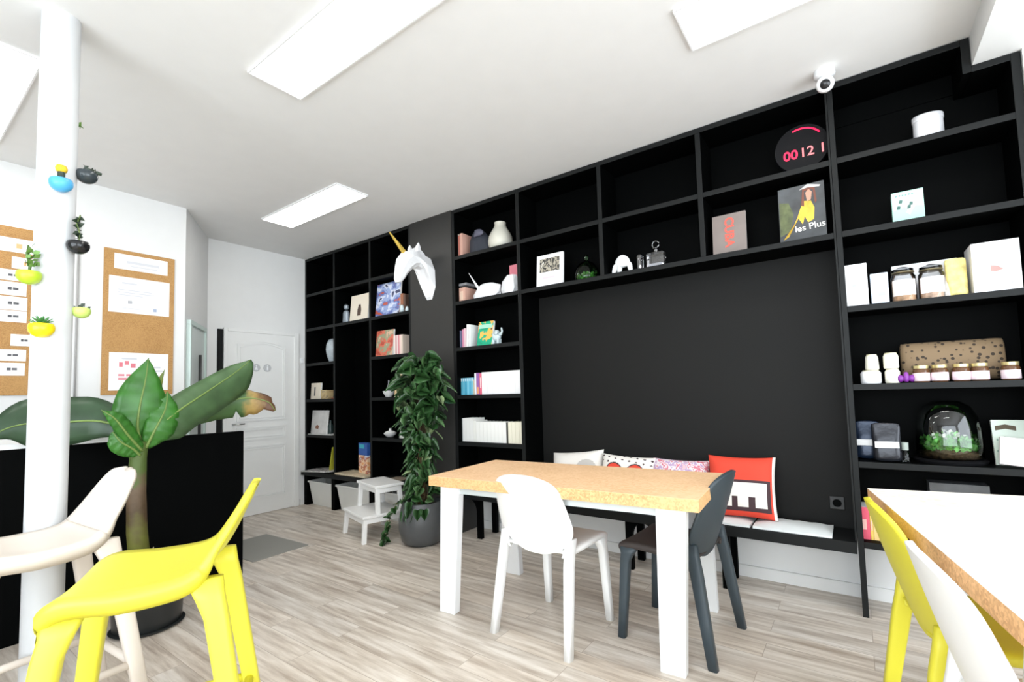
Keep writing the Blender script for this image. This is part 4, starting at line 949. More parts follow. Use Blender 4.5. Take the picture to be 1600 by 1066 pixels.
# h5 shelf
FOIL = mat('dark_foil_pouch', (.018, .019, .024), .22, .3, bump=.3, bscale=18); WL = mat('white_band_label', (.82, .82, .82), .6)
pouch('dark foil pouch with small white label, left of the two', 1357, 712, 652, H['h5'], mat('blue_black_foil', (.012, .022, .045), .25, .3, bump=.3, bscale=18), .058, band=WL, yy=y+.05)
pouch('dark foil pouch with a wide white label, right of the two', 1387, 713, 652, H['h5'], FOIL, .062, band=WL, yy=y-.02)
tk = thing('small_bottle', 'tiny clear bottle with grey cap beside the foil pouches', 'bottle', (at(1415, 713, 'y', y).x, y, H['h5']))
MB().lathe([(0, 0), (.020, 0), (.021, .005), (.016, .045), (.008, .06), (0, .06)], 20).build('bottle_glass', GJ, tk, smooth=True, auto=40)
MB().lathe([(.014, .061), (.015, .10), (0, .10)], 20).build('bottle_cap', mat('grey_green_cap', (.30, .34, .31), .5), tk, smooth=True, auto=40)
# big cloche terrarium
yc = y+.10; x0, x1 = span(1433, 1536, 700, yc); r = (x1-x0)/2*1.05; hc = (hgt(1484, 622, 700, yc)+.01)*1.18
tk = thing('terrarium', 'large glass dome terrarium of green plants on a black tray', 'terrarium', ((x0+x1)/2, yc, H['h5']))
MB().lathe([(0, 0), (r*1.06, 0), (r*1.10, .012), (r*1.0, .020), (0, .021)], 48).build('tray', DK, tk, smooth=True, auto=40)
MB().lathe([(r, .022), (r*1.0, hc*.30), (r*.97, hc*.55), (r*.88, hc*.75), (r*.70, hc*.90), (r*.42, hc*.985), (.004, hc)], 48).build('glass_dome', thin_glass('dome_glass', (.97, 1, .98), 1.5, 1.6), tk, smooth=True)
MB().lathe([(0, .024), (r*.90, .024), (r*.92, .05), (r*.6, .062), (0, .068)], 32).build('soil', mat('brown_soil', (.13, .085, .045), .9, var=.5, vscale=60, bump=.8, bscale=80), tk, smooth=True)
moss(tk, r*.82, .085, 520, mat('fern_green', (.13, .40, .08), .5, var=.5, vscale=50), 'foliage', .055, 5, .026)
moss(tk, r*.5, .05, 60, mat('pale_leaf_tip', (.62, .66, .58), .5), 'pale_leaves', .11, 9, .020)
tk, w_, h_ = cover_book('pale green card with a brown banner, leaning at the right picture edge', 1556, 1612, 716, 644, H['h5'], mat('pale_green_card', (.58, .66, .58), .5, var=.08), y=y+.05, lean=.2, cat='card', name='greeting_card')
flat('banner_print', [(-.8, .76), (-.2, .80), (.4, .76), (.4, .86), (-.2, .90), (-.8, .86)], mat('dark_brown_print', (.07, .05, .025), .6), tk, w_, h_, 1)
for a_, b__ in ((-.75, .55), (-.3, .6), (-.8, .3)): flat('dot_print', [(a_-.05, b__-.02), (a_+.05, b__-.02), (a_+.05, b__+.03), (a_-.05, b__+.03)], mat('grey_green_print', (.25, .36, .30), .6), tk, w_, h_, 1)
tk, w_, h_ = cover_book('whitish card with pink pattern in front of the pale green card', 1562, 1602, 722, 678, H['h5'], mat('pinkish_white_card', (.80, .68, .69), .5), y=y-.03, lean=.28, cat='card', name='greeting_card')
tk.rotation_euler.y = R(7); tk.location.z += .012
for a_, b__ in ((-.3, .75), (-.1, .55), (.05, .8), (-.35, .45)): flat('pink_dot_print', [(a_-.12, b__-.08), (a_+.12, b__-.06), (a_+.1, b__+.08), (a_-.1, b__+.07)], mat('rose_print', (.70, .42, .45), .6), tk, w_, h_, 1)
flat('line_print', [(-.8, .16), (-.3, .16), (-.3, .22), (-.8, .22)], GREYPR, tk, w_, h_, 1)
# h6 shelf: red/yellow books and a dark box behind the near table
x = at(1343, 845, 'y', y).x
for w, h, cl, l in ((.05, .165, (.72, .10, .16), 'crimson book at the lower right behind the yellow chair'), (.012, .16, (.80, .55, .12), 'thin orange book between crimson and yellow ones, lower right'), (.045, .16, (.82, .56, .22), 'yellow-orange book at the lower right behind the yellow chair'), (.04, .155, (.82, .74, .72), 'whitish book right of the orange ones, lower right')):
    book(l, x, H['h6'], w, h, cl, y, title=(.3, .62, mat('warm_print', (.85, .5, .45), .6))); x += w+.0012
x0, x1 = span(1455, 1550, 800, y+.10)
tag(MB().box(0, x1-x0, 0, .14, 0, at(1500, 757, 'y', y+.10).z-H['h6'], .003).build('dark_crate', mat('dim_grey_box', (.08, .082, .085), .5, var=.4, vscale=9), loc=(x0, y+.10, H['h6'])), 'dim grey box just showing above the near table on the bottom shelf', 'box')
# security camera on the ceiling edge
tk = thing('security_camera', 'small white dome security camera on the ceiling above the bookcase', 'security camera', (-.035, 2.86, ZC))
MB().lathe([(.048, 0), (.048, -.03), (.030, -.036), (0, -.036)], 28).build('mount', WHITE, tk, smooth=True, auto=40)
dr = (CAMP-Vector((-.035, 2.86, ZC-.07))).normalized(); q = dr.to_track_quat('Z', 'Y').to_matrix().to_4x4()
mm = Matrix.Translation((0, 0, -.072)) @ q
MB().lathe([(0, -.036), (.024, -.030), (.038, -.01), (.042, .008), (.036, .024), (.027, .030), (.025, .028), (0, .028)], 32, m=mm).build('camera_ball', WHITE, tk, smooth=True)
MB().lathe([(0, .029), (.024, .029), (.021, .034), (0, .036)], 24, m=mm).build('lens', mat('black_lens', (.012, .012, .014), .1), tk, smooth=True)
# small switch on the door wall and small black box on the bench
tag(MB().box(0, .02, -.018, .018, -.03, .03, .004).build('light_switch', WHITE, loc=(XL+.001, 2.955, 1.64)), 'tiny white switch on the door wall at the bookcase edge', 'switch')
pz = at(1308, 786, 'y', 3.245)
tb_ = thing('power_socket', 'small dark grey power socket on the black alcove panel above the bench end', 'socket', (pz.x, 3.249, pz.z))
MB().box(-.036, .036, -.010, 0, -.036, .036, .003).build('socket_plate', mat('dark_grey_socket', (.022, .022, .022), .45), tb_)
MB().lathe([(0, 0), (.022, 0), (.022, .001), (0, .001)], 24, m=Matrix.Translation((0, -.0100, 0)) @ Matrix.Rotation(R(90), 4, 'X')).build('socket_recess', BLACK, tb_)

# ------------------------------------------------------------------ unicorn head on the pillar
def unicorn():
    t = thing('unicorn_head', 'white faceted unicorn head trophy with golden horn mounted on the charcoal pillar', 'wall trophy', (-3.15, D-.004, 2.27))
    oy, oz = D-.004, 2.27
    def ring(y, z, ry, rx, ang, n=8, squash=1):
        """ring in a plane turned by ang: ry along the profile direction, rx sideways"""
        c = Vector((0, y-oy, z-oz)); a_ = R(ang); u = Vector((0, math.cos(a_), math.sin(a_))); v = Vector((1, 0, 0))
        return [c+u*ry*math.cos(2*math.pi*k/n+.39)+v*rx*math.sin(2*math.pi*k/n+.39) for k in range(n)]
    m = MB()
    m.loft([ring(oy-.001, 2.255, .205, .085, 92), ring(2.955, 2.275, .195, .085, 95), ring(2.905, 2.315, .172, .082, 108), ring(2.850, 2.370, .148, .074, 125), ring(2.795, 2.395, .124, .070, 150),
            ring(2.738, 2.365, .110, .070, 172), ring(2.697, 2.312, .088, .060, 185), ring(2.665, 2.255, .064, .048, 188), ring(2.645, 2.205, .050, .040, 190), ring(2.633, 2.172, .030, .026, 192)])
    m.build('head', PAPW, t)
    GOLD = mat('gold_paper', (.62, .43, .08), .45, .35, bump=.2)
    m = MB(); a0, a1 = Vector((0, 2.725-oy, 2.425-oz)), Vector((0, 2.545-oy, 2.585-oz))
    for i in range(1):
        d = (a1-a0).normalized(); s_ = Vector((1, 0, 0)); q = d.cross(s_)
        m.loft([[a0+(a1-a0)*k+(s_*math.cos(w_)+q*math.sin(w_))*r_ for w_ in [2*math.pi*j/6+k*1.6 for j in range(6)]] for k, r_ in ((0, .026), (.2, .023), (.21, .021), (.4, .0185), (.41, .017), (.6, .0145), (.61, .013), (.8, .010), (1, .006))])
    m.build('horn', GOLD, t)
    for sx in (-1, 1):
        b0 = Vector((sx*.045, 2.815-oy, 2.475-oz)); tip = b0+Vector((sx*.012, -.002, .075))
        m = MB(); m.loft([[b0+Vector((a_*.018, b__*.022, 0)) for a_, b__ in ((-1, -.6), (1, -.6), (1, .8), (-1, .8))], [b0*.5+tip*.5+Vector((a_*.018, b__*.020, 0)) for a_, b__ in ((-1, -.8), (1, -.8), (.8, .8), (-.8, .8))], [tip+Vector((a_*.003, b__*.004, 0)) for a_, b__ in ((-1, -.6), (1, -.6), (1, .8), (-1, .8))]])
        m.build('ear', PAPW, t)
        e = MB(); e.loft([[Vector((sx*(.052+q_), 2.735-oy+.012*math.cos(w_)*k_, 2.355-oz+.009*math.sin(w_)*k_)) for w_ in [math.pi*j/3 for j in range(6)]] for q_, k_ in ((0, 1.3), (.012, .8))])
        e.build('eye_ridge', PAPW, t)
    m = MB(); o_ = [(2.79, 2.50), (2.85, 2.535), (2.93, 2.48), (2.975, 2.36), (2.985, 2.22), (2.955, 2.30), (2.90, 2.42)]
    m.loft([[Vector((x_, y_-oy, z_-oz)) for y_, z_ in o_] for x_ in (-.010, .010)]); m.build('mane', PAPW, t)
unicorn()

# ------------------------------------------------------------------ step stool
def step_stool():
    t = thing('step_stool', 'white two-step wooden step stool in front of the white bins', 'step stool', (-3.545, 2.585, 0), R(-15))
    WP = mat('white_painted_wood', (.82, .81, .79), .45)
    m = MB(); m.box(-.215, .215, -.01, .25, .425, .45, .006); m.build('top_step', WP, t)
    m = MB(); m.box(-.235, .235, -.125, .25, .195, .22, .006); m.build('lower_step', WP, t)
    def lg(p, q, w=.034, d=.034): leg_plank(p, q, w, d).build('leg', WP, t)
    for s in (-1, 1):
        lg((s*.222, -.112, 0), (s*.205, -.095, .196)); lg((s*.222, .245, 0), (s*.180, .215, .426))
        leg_plank((s*.208, .015, .219), (s*.185, .02, .426), .034, .034).build('upper_post', WP, t)
        MB().box(s*.19-.010, s*.19+.010, .03, .22, .385, .425).build('side_rail', WP, t); MB().box(s*.212-.010, s*.212+.010, -.09, .225, .155, .196).build('side_rail', WP, t)
    m = MB(); m.box(-.17, .17, .01, .03, .385, .425); m.build('front_rail', WP, t)
    m = MB(); m.box(-.19, .19, -.112, -.094, .155, .196); m.build('front_rail', WP, t)
step_stool()

# ------------------------------------------------------------------ bench pads and cushions
for x0, x1, l in ((-2.60, -1.945, 'leftmost white canvas seat pad on the bench, left of the table leg'), (-1.93, -1.25, 'white canvas seat pad on the bench under the left two cushions'), (-1.235, -.545, 'white canvas seat pad on the bench below the pink and red cushions'), (-.53, -.145, 'rightmost short white canvas pad at the open end of the bench')):
    m = MB(); n_ = 14; w = (x1-x0)/2
    top = [[Vector((-w+2*w*i/n_, -.115+.235*j/6, .012+.016*(1-abs(2*i/n_-1)**6)*(1-abs(2*j/6-1)**4)+.002*math.sin(i*1.9+j))) for i in range(n_+1)] for j in range(7)]
    bot = [[Vector((p.x, p.y, 0.0)) for p in r_] for r_ in top]
    m.grid(top); m.grid(bot)
    for A, B in ((top[0], bot[0]), (top[-1], bot[-1]), ([r_[0] for r_ in top], [r_[0] for r_ in bot]), ([r_[-1] for r_ in top], [r_[-1] for r_ in bot])): m.grid([A, B])
    bmesh.ops.remove_doubles(m.bm, verts=m.bm.verts, dist=.0005)
    tag(m.build('seat_pad', LINEN, smooth=True, auto=60, loc=((x0+x1)/2, 3.10, H['h6']-.001)), l, 'seat pad', 'white canvas seat pads on the bench')
def cushion(label, cx_, y, z, w, h, mats, pick, rz=0, lean=18, roll=0, th=.062, group=None, n=72):
    bm = bmesh.new(); N = n
    def P(i, j, side):
        a_, b__ = -1+2*i/N, -1+2*j/N
        f = max(0, (1-a_**4)*(1-b__**4))**.55
        k = 1-.06*(1-a_*a_)*abs(b__)**3; k2 = 1-.06*(1-b__*b__)*abs(a_)**3
        return Vector((w/2*a_*k2, side*th*f, h/2*b__*k+h/2))
    for side in (-1, 1):
        vs = [[bm.verts.new(P(i, j, side)) for i in range(N+1)] for j in range(N+1)]
        for j in range(N):
            for i in range(N):
                fc = bm.faces.new((vs[j][i], vs[j][i+1], vs[j+1][i+1], vs[j+1][i])); fc.smooth = True
                fc.material_index = pick((i+.5)/N, (j+.5)/N) if side < 0 else pick(-1, -1)
    bmesh.ops.remove_doubles(bm, verts=bm.verts, dist=.0004); bmesh.ops.recalc_face_normals(bm, faces=bm.faces)
    me = bpy.data.meshes.new('cushion'); bm.to_mesh(me); bm.free()
    for mm_ in mats: me.materials.append(mm_)
    o = bpy.data.objects.new('cushion', me); COL.objects.link(o)
    o.matrix_world = Matrix.Translation((cx_, y, z)) @ Matrix.Rotation(R(rz), 4, 'Z') @ Matrix.Rotation(R(-lean), 4, 'X') @ Matrix.Rotation(R(roll), 4, 'Y')
    return tag(o, label, 'cushion', 'cushions along the bench')
CWH = mat('cream_cushion_cotton', (.78, .74, .69), .85, bump=.2, bscale=120); CRD = mat('red_cushion_cotton', (.68, .055, .028), .8); CBK = mat('dark_cushion_print', (.05, .025, .03), .8); CGY = mat('grey_beige_cushion_print', (.50, .47, .44), .85)
cushion('plain cream cushion with a faint grey disc, leftmost on the bench behind the table', -1.75, 3.125, .40, .44, .35, [CWH, CGY], lambda u, v: 1 if u >= 0 and (u-.72)**2+(v-.60)**2 < .035 else 0, lean=16, roll=-6)
def two(u, v):
    if u < 0: return 0
    for c in (.30, .70):
        d = math.hypot((u-c), (v-.62)*.85)
        if d < .145: return 1
        if d < .168: return 2
    if v > .80 and (math.sin(u*47)+math.sin(v*61+u*9)) > 1.45: return 2
    return 0
cushion('white cushion with two red discs, second from left on the bench', -1.365, 3.085, .408, .40, .335, [CWH, CRD, CBK], two, lean=17, roll=2)
PP = patchy('pink_white_scribble_cotton', [(.72, .62, .66), (.62, .16, .22), (.74, .68, .70), (.45, .30, .50), (.74, .46, .50)], 26, .85)
cushion('pink and white scribble-patterned cushion, third from left on the bench', -.988, 3.115, .408, .385, .325, [PP], lambda u, v: 0, lean=16)
def redw(u, v):
    if u < 0: return 0
    if v < .60 and u > .16:
        if .16 < u < .93 and .10 < v < .60:
            inn = .22 < u < .88 and .16 < v < .55
            if not inn: return 2
            if v < .34 and (abs(u-.42) < .045 or abs(u-.66) < .045): return 2
            return 1
    if u > .955: return 1
    return 0
cushion('red cushion with a white and dark printed panel, rightmost on the bench', -.600, 3.075, .408, .385, .37, [CRD, CWH, CBK], redw, rz=4, lean=15)

# ------------------------------------------------------------------ potted pothos
def heart(bm, c, d, nrm, L, W, curl=.25):
    d = d.normalized(); s_ = d.cross(nrm).normalized(); n_ = s_.cross(d).normalized()
    sec = [(-.10, .0, .0), (-.14, .36, .02), (.05, .52, .0), (.35, .48, -.03), (.65, .28, -.09), (.88, .10, -.17), (1.0, 0, -.22)]
    L_, R_, M_ = [], [], []
    for t_, w_, z_ in sec:
        tm = max(t_, 0) if t_ > -.12 else .0
        base = c+d*(t_*L)+n_*(z_*L*curl*3)
        M_.append(bm.verts.new(c+d*(max(t_, -.02)*L)+n_*(z_*L*curl*3-.03*L)))
        if w_: L_.append(bm.verts.new(base-s_*w_*W+n_*.04*L)); R_.append(bm.verts.new(base+s_*w_*W+n_*.04*L))
        else: L_.append(M_[-1]); R_.append(M_[-1])
    for i in range(len(sec)-1):
        for S in (L_, R_):
            q = [S[i], S[i+1], M_[i+1], M_[i]]; u_ = []
            for x_ in q:
                if x_ not in u_: u_.append(x_)
            if len(u_) >= 3:
                try: bm.faces.new(u_)
                except ValueError: pass
def pothos():
    pc = at(660, 800, 'y', 2.70); cx_, cy_ = pc.x, 2.70
    t = thing('potted_pothos', 'tall leafy pothos climbing a moss pole in a grey stone pot beside the table', 'plant', (cx_, cy_, 0))
    POT = mat('grey_stone_pot', (.070, .073, .075), .35, bump=.15, bscale=30, var=.15)
    MB().lathe([(0, 0), (.125, 0), (.165, .03), (.188, .12), (.190, .20), (.172, .29), (.155, .335), (.140, .335), (.140, .29), (0, .285)], 40).build('pot', POT, t, smooth=True, auto=50)
    MB().lathe([(0, .29), (.139, .30), (.0, .31)], 30).build('soil', mat('dark_soil', (.03, .02, .012), .95, bump=.8, bscale=90), t)
    MB().tube([(0, 0, .28), (.01, 0, .7), (.0, .0, 1.1), (.01, 0, 1.40)], [.035, .035, .033, .03], 12).build('moss_pole', mat('brown_coir', (.085, .055, .025), .95, bump=1, bscale=60, var=.4), t, smooth=True)
    rnd = random.Random(11)
    prof = [(.33, .13, .20), (.42, .09, .16), (.55, .05, .105), (.8, .06, .125), (1.0, .08, .17), (1.2, .10, .215), (1.38, .10, .23), (1.50, .03, .15)]
    def rad(z):
        for (z0, a0, b0), (z1, a1, b1) in zip(prof, prof[1:]):
            if z <= z1:
                k = (z-z0)/(z1-z0); return a0+(a1-a0)*k, b0+(b1-b0)*k
        return prof[-1][1:]
    bms = [bmesh.new() for _ in range(3)]
    for i in range(430):
        z = .33+1.19*(rnd.random()**.85); r0, r1 = rad(z); a_ = rnd.random()*6.283
        r_ = r0+(r1-r0)*rnd.random()**.6
        out = Vector((math.cos(a_), math.sin(a_), 0)); c = Vector((out.x*r_*1.05-.01, out.y*r_*.8, z))
        d = out*rnd.uniform(.1, .9)+Vector((0, 0, -rnd.uniform(.1, 1.1)))+Vector((rnd.uniform(-.8, .8), rnd.uniform(-.8, .8), 0))
        nrm = out+Vector((rnd.uniform(-.3, .3), rnd.uniform(-.3, .3), rnd.uniform(.1, .8)))
        L_ = rnd.uniform(.060, .120)*(1.25 if z > 1.1 else .9)
        heart(bms[0 if rnd.random() < .62 else (1 if rnd.random() < .8 else 2)], c, d, nrm, L_, L_*.92)
    # trailing vine down the left of the pot
    vine = [(-.13, -.05, .34), (-.20, -.10, .31), (-.245, -.13, .20), (-.26, -.15, .10), (-.25, -.18, .03), (-.235, -.21, .012)]
    for k in range(15):
        q = k/14*(len(vine)-1); i = min(int(q), len(vine)-2); p = Vector(vine[i]).lerp(Vector(vine[i+1]), q-i)
        d = Vector((rnd.uniform(-.7, .7), rnd.uniform(-.6, .1), rnd.uniform(-.5, .1))); heart(bms[k % 2], p+Vector((0, 0, .012)), d, Vector((0, -.6, .8)), .062, .058)
    for k in range(9):
        a_ = rnd.uniform(-2.9, -.3); p = Vector((.16*math.cos(a_), .16*math.sin(a_), rnd.uniform(.20, .34))); heart(bms[0], p*1.08, Vector((0, 0, -1))+p*1.5, Vector((p.x, p.y, .02)), .08, .075)
    GR = [mat('deep_green_leaf', (.026, .075, .022), .25, var=.45, vscale=9, spec=.5), mat('mid_green_leaf', (.060, .130, .045), .32, var=.4, vscale=9), mat('pale_variegated_leaf', (.22, .30, .14), .35, var=.4, vscale=18)]
    fo = None
    for b_m, g, nm in zip(bms, GR, ('foliage', 'foliage', 'pale_foliage')):
        me = bpy.data.meshes.new(nm); b_m.to_mesh(me); b_m.free(); me.materials.append(g)
        for p in me.polygons: p.use_smooth = True
        o = bpy.data.objects.new(nm, me); COL.objects.link(o); o.parent = t
    MB().tube(vine, .003, 6).build('trailing_stem', mat('stem_green', (.10, .13, .03), .5), t, smooth=True)
    m = MB()
    for s in range(5): m.tube([(.05*math.cos(z*7+s*1.3), .05*math.sin(z*7+s*1.3), z) for z in [.3+1.1*i/18 for i in range(19)]], .004, 6)
    m.build('climbing_stem', mat('brown_stem', (.09, .055, .02), .6), t, smooth=True)
pothos()

# ------------------------------------------------------------------ banana plant
def banana():
    bx = -3.25
    base = Vector((-3.21, .95, 0))
    t = thing('banana_plant', 'banana plant with broad green leaves in a black pot before the black counter', 'plant', tuple(base))
    BP = mat('black_glazed_pot', (.018, .020, .020), .3)
    MB().lathe([(0, 0), (.13, 0), (.15, .02), (.165, .34), (.16, .36), (.145, .36), (.14, .30), (0, .29)], 36).build('pot', BP, t, smooth=True, auto=50)
    MB().lathe([(0, .295), (.139, .30), (0, .305)], 30).build('soil', mat('dark_soil', (.03, .02, .012), .95, bump=.8, bscale=90), t)
    MB().lathe([(0, 0), (.15, 0), (.165, .012), (.158, .014), (0, .008)], 36).build('saucer', BP, t, smooth=True, auto=50)
    def L(u, v, dx=0): return at(u, v, 'x', bx+dx)-base
    TR1 = bpy.data.materials.new('banana_stem'); TR1.use_nodes = True; nt = TR1.node_tree; b = nt.nodes['Principled BSDF']
    tc_ = nt.nodes.new('ShaderNodeTexCoord'); sp_ = nt.nodes.new('ShaderNodeSeparateXYZ'); n_ = nt.nodes.new('ShaderNodeTexNoise'); n_.inputs['Scale'].default_value = 14; n_.inputs['Detail'].default_value = 6
    ad_ = nt.nodes.new('ShaderNodeMath'); ad_.operation = 'MULTIPLY_ADD'; ad_.inputs[1].default_value = .35
    rp = nt.nodes.new('ShaderNodeValToRGB'); e = rp.color_ramp.elements; e[0].position = .62; e[0].color = (.13, .135, .02, 1); e[1].position = 1.0; e[1].color = (.07, .11, .02, 1)
    for p_, c__ in ((.78, (.07, .042, .018)), (.92, (.13, .085, .05))): x_ = e.new(p_); x_.color = (*c__, 1)
    nt.links.new(tc_.outputs['Object'], sp_.inputs[0]); nt.links.new(tc_.outputs['Object'], n_.inputs['Vector']); nt.links.new(n_.outputs['Fac'], ad_.inputs[0]); nt.links.new(sp_.outputs['Z'], ad_.inputs[2]); nt.links.new(ad_.outputs[0], rp.inputs['Fac']); nt.links.new(rp.outputs['Color'], b.inputs['Base Color']); b.inputs['Roughness'].default_value = .6
    MB().tube([(-.02, -.03, .28), L(214, 830), L(213, 770), L(216, 715), L(222, 690)], [.048, .046, .043, .038, .030], 18).build('stem', TR1, t, smooth=True)
    G1 = mat('bright_banana_leaf', (.035, .15, .018), .35, var=.25, vscale=10); G2 = mat('dusty_banana_leaf', (.060, .115, .045), .4, var=.3, vscale=8); G3 = mat('dark_banana_leaf', (.028, .060, .028), .4, var=.3, vscale=8)
    G4 = bpy.data.materials.new('drying_banana_leaf'); G4.use_nodes = True; nt = G4.node_tree; b = nt.nodes['Principled BSDF']
    tc_ = nt.nodes.new('ShaderNodeTexCoord'); sp_ = nt.nodes.new('ShaderNodeSeparateXYZ'); mr = nt.nodes.new('ShaderNodeMapRange'); mr.inputs['From Min'].default_value = .50; mr.inputs['From Max'].default_value = .70
    n_ = nt.nodes.new('ShaderNodeTexNoise'); n_.inputs['Scale'].default_value = 22; ma_ = nt.nodes.new('ShaderNodeMath'); ma_.operation = 'MULTIPLY_ADD'; ma_.inputs[1].default_value = .10
    rp = nt.nodes.new('ShaderNodeValToRGB'); e = rp.color_ramp.elements; e[0].position = .35; e[0].color = (.05, .11, .03, 1); e[1].position = 1.0; e[1].color = (.10, .04, .015, 1); x_ = e.new(.62); x_.color = (.34, .22, .06, 1)
    nt.links.new(tc_.outputs['Object'], sp_.inputs[0]); nt.links.new(tc_.outputs['Object'], n_.inputs['Vector']); nt.links.new(n_.outputs['Fac'], ma_.inputs[0]); nt.links.new(sp_.outputs['Y'], ma_.inputs[2])
    nt.links.new(ma_.outputs[0], mr.inputs['Value']); nt.links.new(mr.outputs[0], rp.inputs['Fac']); nt.links.new(rp.outputs['Color'], b.inputs['Base Color']); b.inputs['Roughness'].default_value = .5
    rnd = random.Random(3)
    def leaf(mid, m, fold=.25, face=(1, -.1, .15), tear=0, n=26):
        """mid: (u, v, depth, upper half width, lower half width) with widths in metres"""
        tab = [(i/(len(mid)-1), *L(u, v, dx), a_, b__) for i, (u, v, dx, a_, b__) in enumerate(mid)]
        C = [interp(tab, i/n) for i in range(n+1)]; rows = []
        F_ = Vector(face).normalized()
        for i, c in enumerate(C):
            p = Vector(c[:3]); q0, q1 = Vector(C[max(i-1, 0)][:3]), Vector(C[min(i+1, n)][:3]); d = (q1-q0).normalized()
            s_ = F_.cross(d).normalized(); a_, b__ = max(c[3], .001), max(c[4], .001)
            if tear and i % 4 == 3: a_ *= 1-tear*rnd.random(); b__ *= 1-tear*rnd.random()
            row = []
            for k in (-1, -.66, -.33, 0, .33, .66, 1):
                w_ = b__ if k < 0 else a_
                row.append(p+s_*(w_*k)+F_*(-fold*w_*abs(k)**1.6+.006*math.sin(i*1.7+k*2)*abs(k)))
            rows.append(row)
        o = MB().grid(rows).build('leaf', m, t, True, .0012)
        MB().tube([Vector(c[:3])+F_*.002 for c in C], [.008*(1-.75*i/n) for i in range(n+1)], 8).build('midrib', mat('pale_midrib', (.16, .24, .06), .45), o, smooth=True)
    leaf([(222, 695, .0, .02, .02), (215, 668, .02, .10, .10), (219, 632, .03, .11, .125), (227, 596, .02, .08, .075), (232, 560, .0, .0, .0)], G1, .15)
    leaf([(228, 690, .02, .02, .02), (252, 664, .04, .07, .12), (282, 640, .03, .085, .13), (330, 608, -.02, .075, .14), (368, 582, -.05, .055, .13), (392, 562, -.06, .0, .03)], G2, .30)
    leaf([(232, 690, .0, .02, .02), (270, 658, -.05, .06, .05), (310, 645, -.08, .06, .07), (350, 630, -.08, .07, .10), (385, 622, -.06, .06, .12), (418, 628, -.02, .045, .08), (430, 642, .0, .004, .01)], G4, .45, tear=.45)
    leaf([(216, 690, -.02, .02, .02), (190, 668, -.05, .06, .07), (150, 658, -.10, .10, .13), (100, 660, -.14, .12, .14), (45, 662, -.16, .12, .13), (5, 672, -.16, .06, .06), (-20, 690, -.16, .0, .01)], G3, .35)
    leaf([(222, 705, .03, .02, .02), (200, 680, .07, .03, .045), (180, 655, .09, .03, .04), (158, 641, .09, .0, .0)], G1, .3)
    leaf([(238, 680, .0, .01, .01), (243, 640, -.02, .02, .03), (248, 605, -.02, .022, .018), (257, 578, -.02, .0, .0)], mat('yellowing_leaf', (.17, .20, .04), .4, var=.5, vscale=14), .5)
    leaf([(219, 712, .03, .015, .015), (208, 702, .05, .05, .05), (188, 690, .06, .055, .05), (176, 675, .05, .01, .01)], G1, .2)
    leaf([(228, 700, .02, .02, .02), (242, 672, .05, .05, .09), (258, 640, .04, .06, .07), (262, 612, .02, .0, .0)], G1, .2)
    MB().tube([L(240, 855, .06), L(236, 870, .05)], .003, 6).build('dry_stalk', mat('dry_stalk', (.5, .42, .3), .7), t, smooth=True)
banana()
tag(MB().tube([(0, 0, 0), (.0, .02, .09), (.01, .055, .12)], [.003, .003, .002], 6).build('twig', mat('pale_twig', (.42, .40, .36), .6), smooth=True, loc=tuple(at(277, 858, 'x', -3.10)-Vector((0, 0, .0)))), 'thin pale dry twig sticking up in front of the black counter', 'twig') if False else None

# ------------------------------------------------------------------ little pots on the column
GP = mat('small_pot_leaf', (.13, .26, .05), .45, var=.4, vscale=30); GD = mat('dark_vine_leaf', (.020, .035, .018), .45, var=.4, vscale=30)
def col_pot(label, u, v, x, m, r=.037, sq=.95):
    p = at(u, v, 'x', x)
    # keep the bowl touching the column surface
    d = Vector((p.x-COLX, p.y-COLY, 0)); d = d.normalized()*(.061+r*.78); p = Vector((COLX+d.x, COLY+d.y, p.z))
    t = thing('hanging_pot', label, 'plant pot', tuple(p), 0, 'small pots fixed to the column')
    prof = [(r*math.sin(R(a_)), -r*sq*math.cos(R(a_))) for a_ in range(0, 118, 9)]+[(r*.80, r*.46), (r*.78, r*.30), (0, r*.30)]
    MB().lathe(prof, 28).build('pot', m, t, smooth=True, auto=60)
    return t, r
t_, r = col_pot('sky blue round pot with a yellow-topped cactus on the column front, high up', 95, 287, -2.58, mat('sky_blue_plastic', (.08, .38, .68), .3))
MB().lathe([(.011, 0), (.012, .045), (.0, .046)], 14).build('cactus_stem', mat('dark_cactus', (.025, .04, .03), .6), t_, smooth=True, auto=50)
MB().lathe([(.010, .044), (.017, .05), (.019, .062), (.015, .072), (.0, .075)], 12).build('cactus_top', mat('yellow_cactus', (.85, .55, .03), .5, bump=.6, bscale=200), t_, smooth=True)
t_, r = col_pot('dark grey glossy pot high on the right side of the column', 138, 275, -2.64, mat('dark_grey_gloss', (.035, .045, .05), .15))
moss(t_, .026, .03, 26, mat('grey_green_leaf', (.05, .07, .05), .4), 'small_leaves', .008, 3, .020)
MB().tube([(.005, .015, .01), (.0, .035, .024), (.0, .048, .022)], [.006, .009, .007], 8).build('shoot', mat('grey_green_leaf', (.05, .07, .05), .4), t_, smooth=True)
t_, r = col_pot('black pot with a climbing dark vine, right side of the column', 120, 384, -2.60, mat('black_gloss', (.010, .010, .011), .12))
m = MB(); m.tube([(0, 0, 0), (.004, .004, .05), (0, -.006, .09), (.002, .004, .13)], .0022, 6); m.build('vine_stem', mat('green_vine', (.14, .20, .05), .5), t_, smooth=True)
bm_ = bmesh.new(); rn_ = random.Random(5)
for i in range(20):
    z = .015+.11*rn_.random(); heart(bm_, Vector((0, 0, z)), Vector((rn_.uniform(-1, 1), rn_.uniform(-1, 1), rn_.uniform(-.6, .6))), Vector((1, 0, .5)), .022, .020)
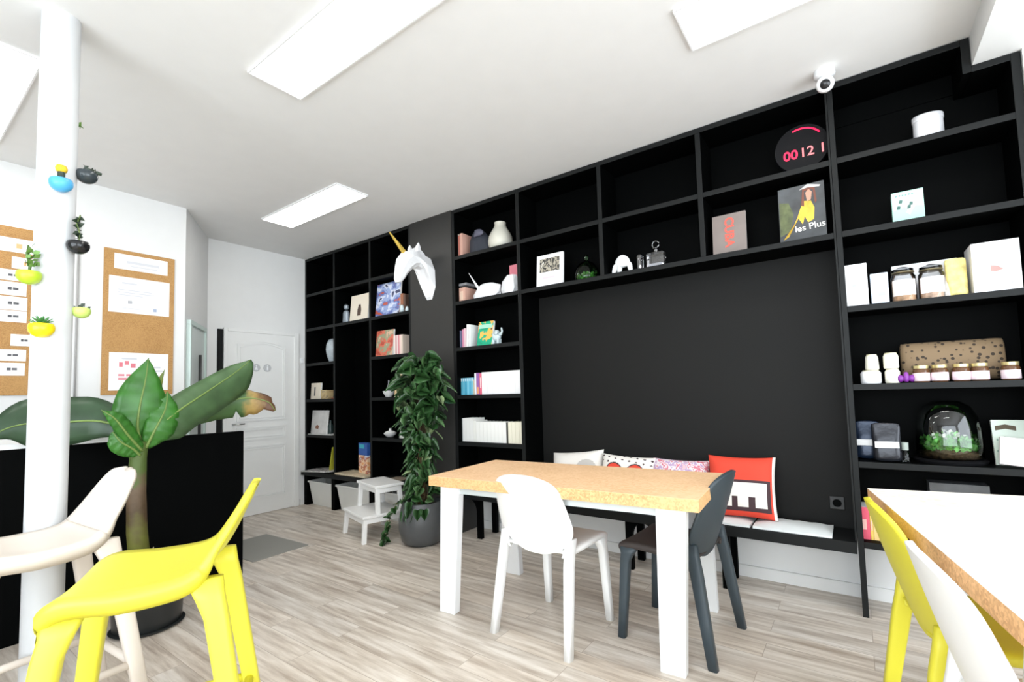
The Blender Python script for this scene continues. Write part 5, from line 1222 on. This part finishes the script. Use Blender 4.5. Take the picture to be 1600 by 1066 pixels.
me = bpy.data.meshes.new('vine_leaves'); bm_.to_mesh(me); bm_.free(); me.materials.append(GD); o = bpy.data.objects.new('vine_leaves', me); COL.objects.link(o); o.parent = t_
t_, r = col_pot('lime green pot with a lucky bamboo shoot, left side of the column', 47, 431, -2.62, mat('lime_plastic', (.42, .58, .03), .35))
MB().tube([(0, 0, 0), (.003, .002, .04), (-.004, -.006, .08), (0, -.004, .12)], [.0045, .005, .0045, .003], 8).build('bamboo_cane', mat('bamboo_green', (.07, .13, .03), .5), t_, smooth=True)
moss(t_, .016, .10, 34, GP, 'small_leaves', .03, 8, .026)
t_, r = col_pot('pale lime pot on the right side of the column, beside the right cork board', 133, 487, -2.64, mat('pale_lime_plastic', (.50, .66, .16), .3), .031)
moss(t_, .020, .02, 22, mat('grey_green_leaf', (.05, .07, .05), .4), 'small_leaves', .006, 4, .020)
t_, r = col_pot('bright yellow pot with a spiky green succulent low on the column', 68, 514, -2.60, mat('yellow_gloss', (.85, .66, .01), .25), .039)
bm_ = bmesh.new()
for k in range(24):
    a_ = k*2.4; el = .25+.9*(k/24); d = Vector((math.cos(a_)*math.cos(el), math.sin(a_)*math.cos(el), math.sin(el))); heart(bm_, Vector((0, 0, .012)), d, Vector((-d.y*.1, 0, 1)) if abs(d.z) < .9 else Vector((1, 0, 0)), .042, .014, -.1)
me = bpy.data.meshes.new('succulent_leaves'); bm_.to_mesh(me); bm_.free(); me.materials.append(mat('succulent_green', (.06, .22, .05), .4, var=.3)); o = bpy.data.objects.new('succulent_leaves', me); COL.objects.link(o); o.parent = t_
p_ = at(137, 201, 'x', -2.68)
m = bmesh.new()
for k in range(9): heart(m, Vector((0, 0, 0)), Vector((random.uniform(-.6, .6), random.uniform(-.2, 1), random.uniform(-.3, .6))), Vector((.8, 0, .6)), .020, .013)
me = bpy.data.meshes.new('leaf_sprig'); m.to_mesh(me); m.free(); me.materials.append(GP); o = bpy.data.objects.new('leaf_sprig', me); COL.objects.link(o); o.location = (COLX-.01, COLY+.063, p_.z)
tag(o, 'tiny green leaf sprig peeking out behind the top of the column', 'plant')
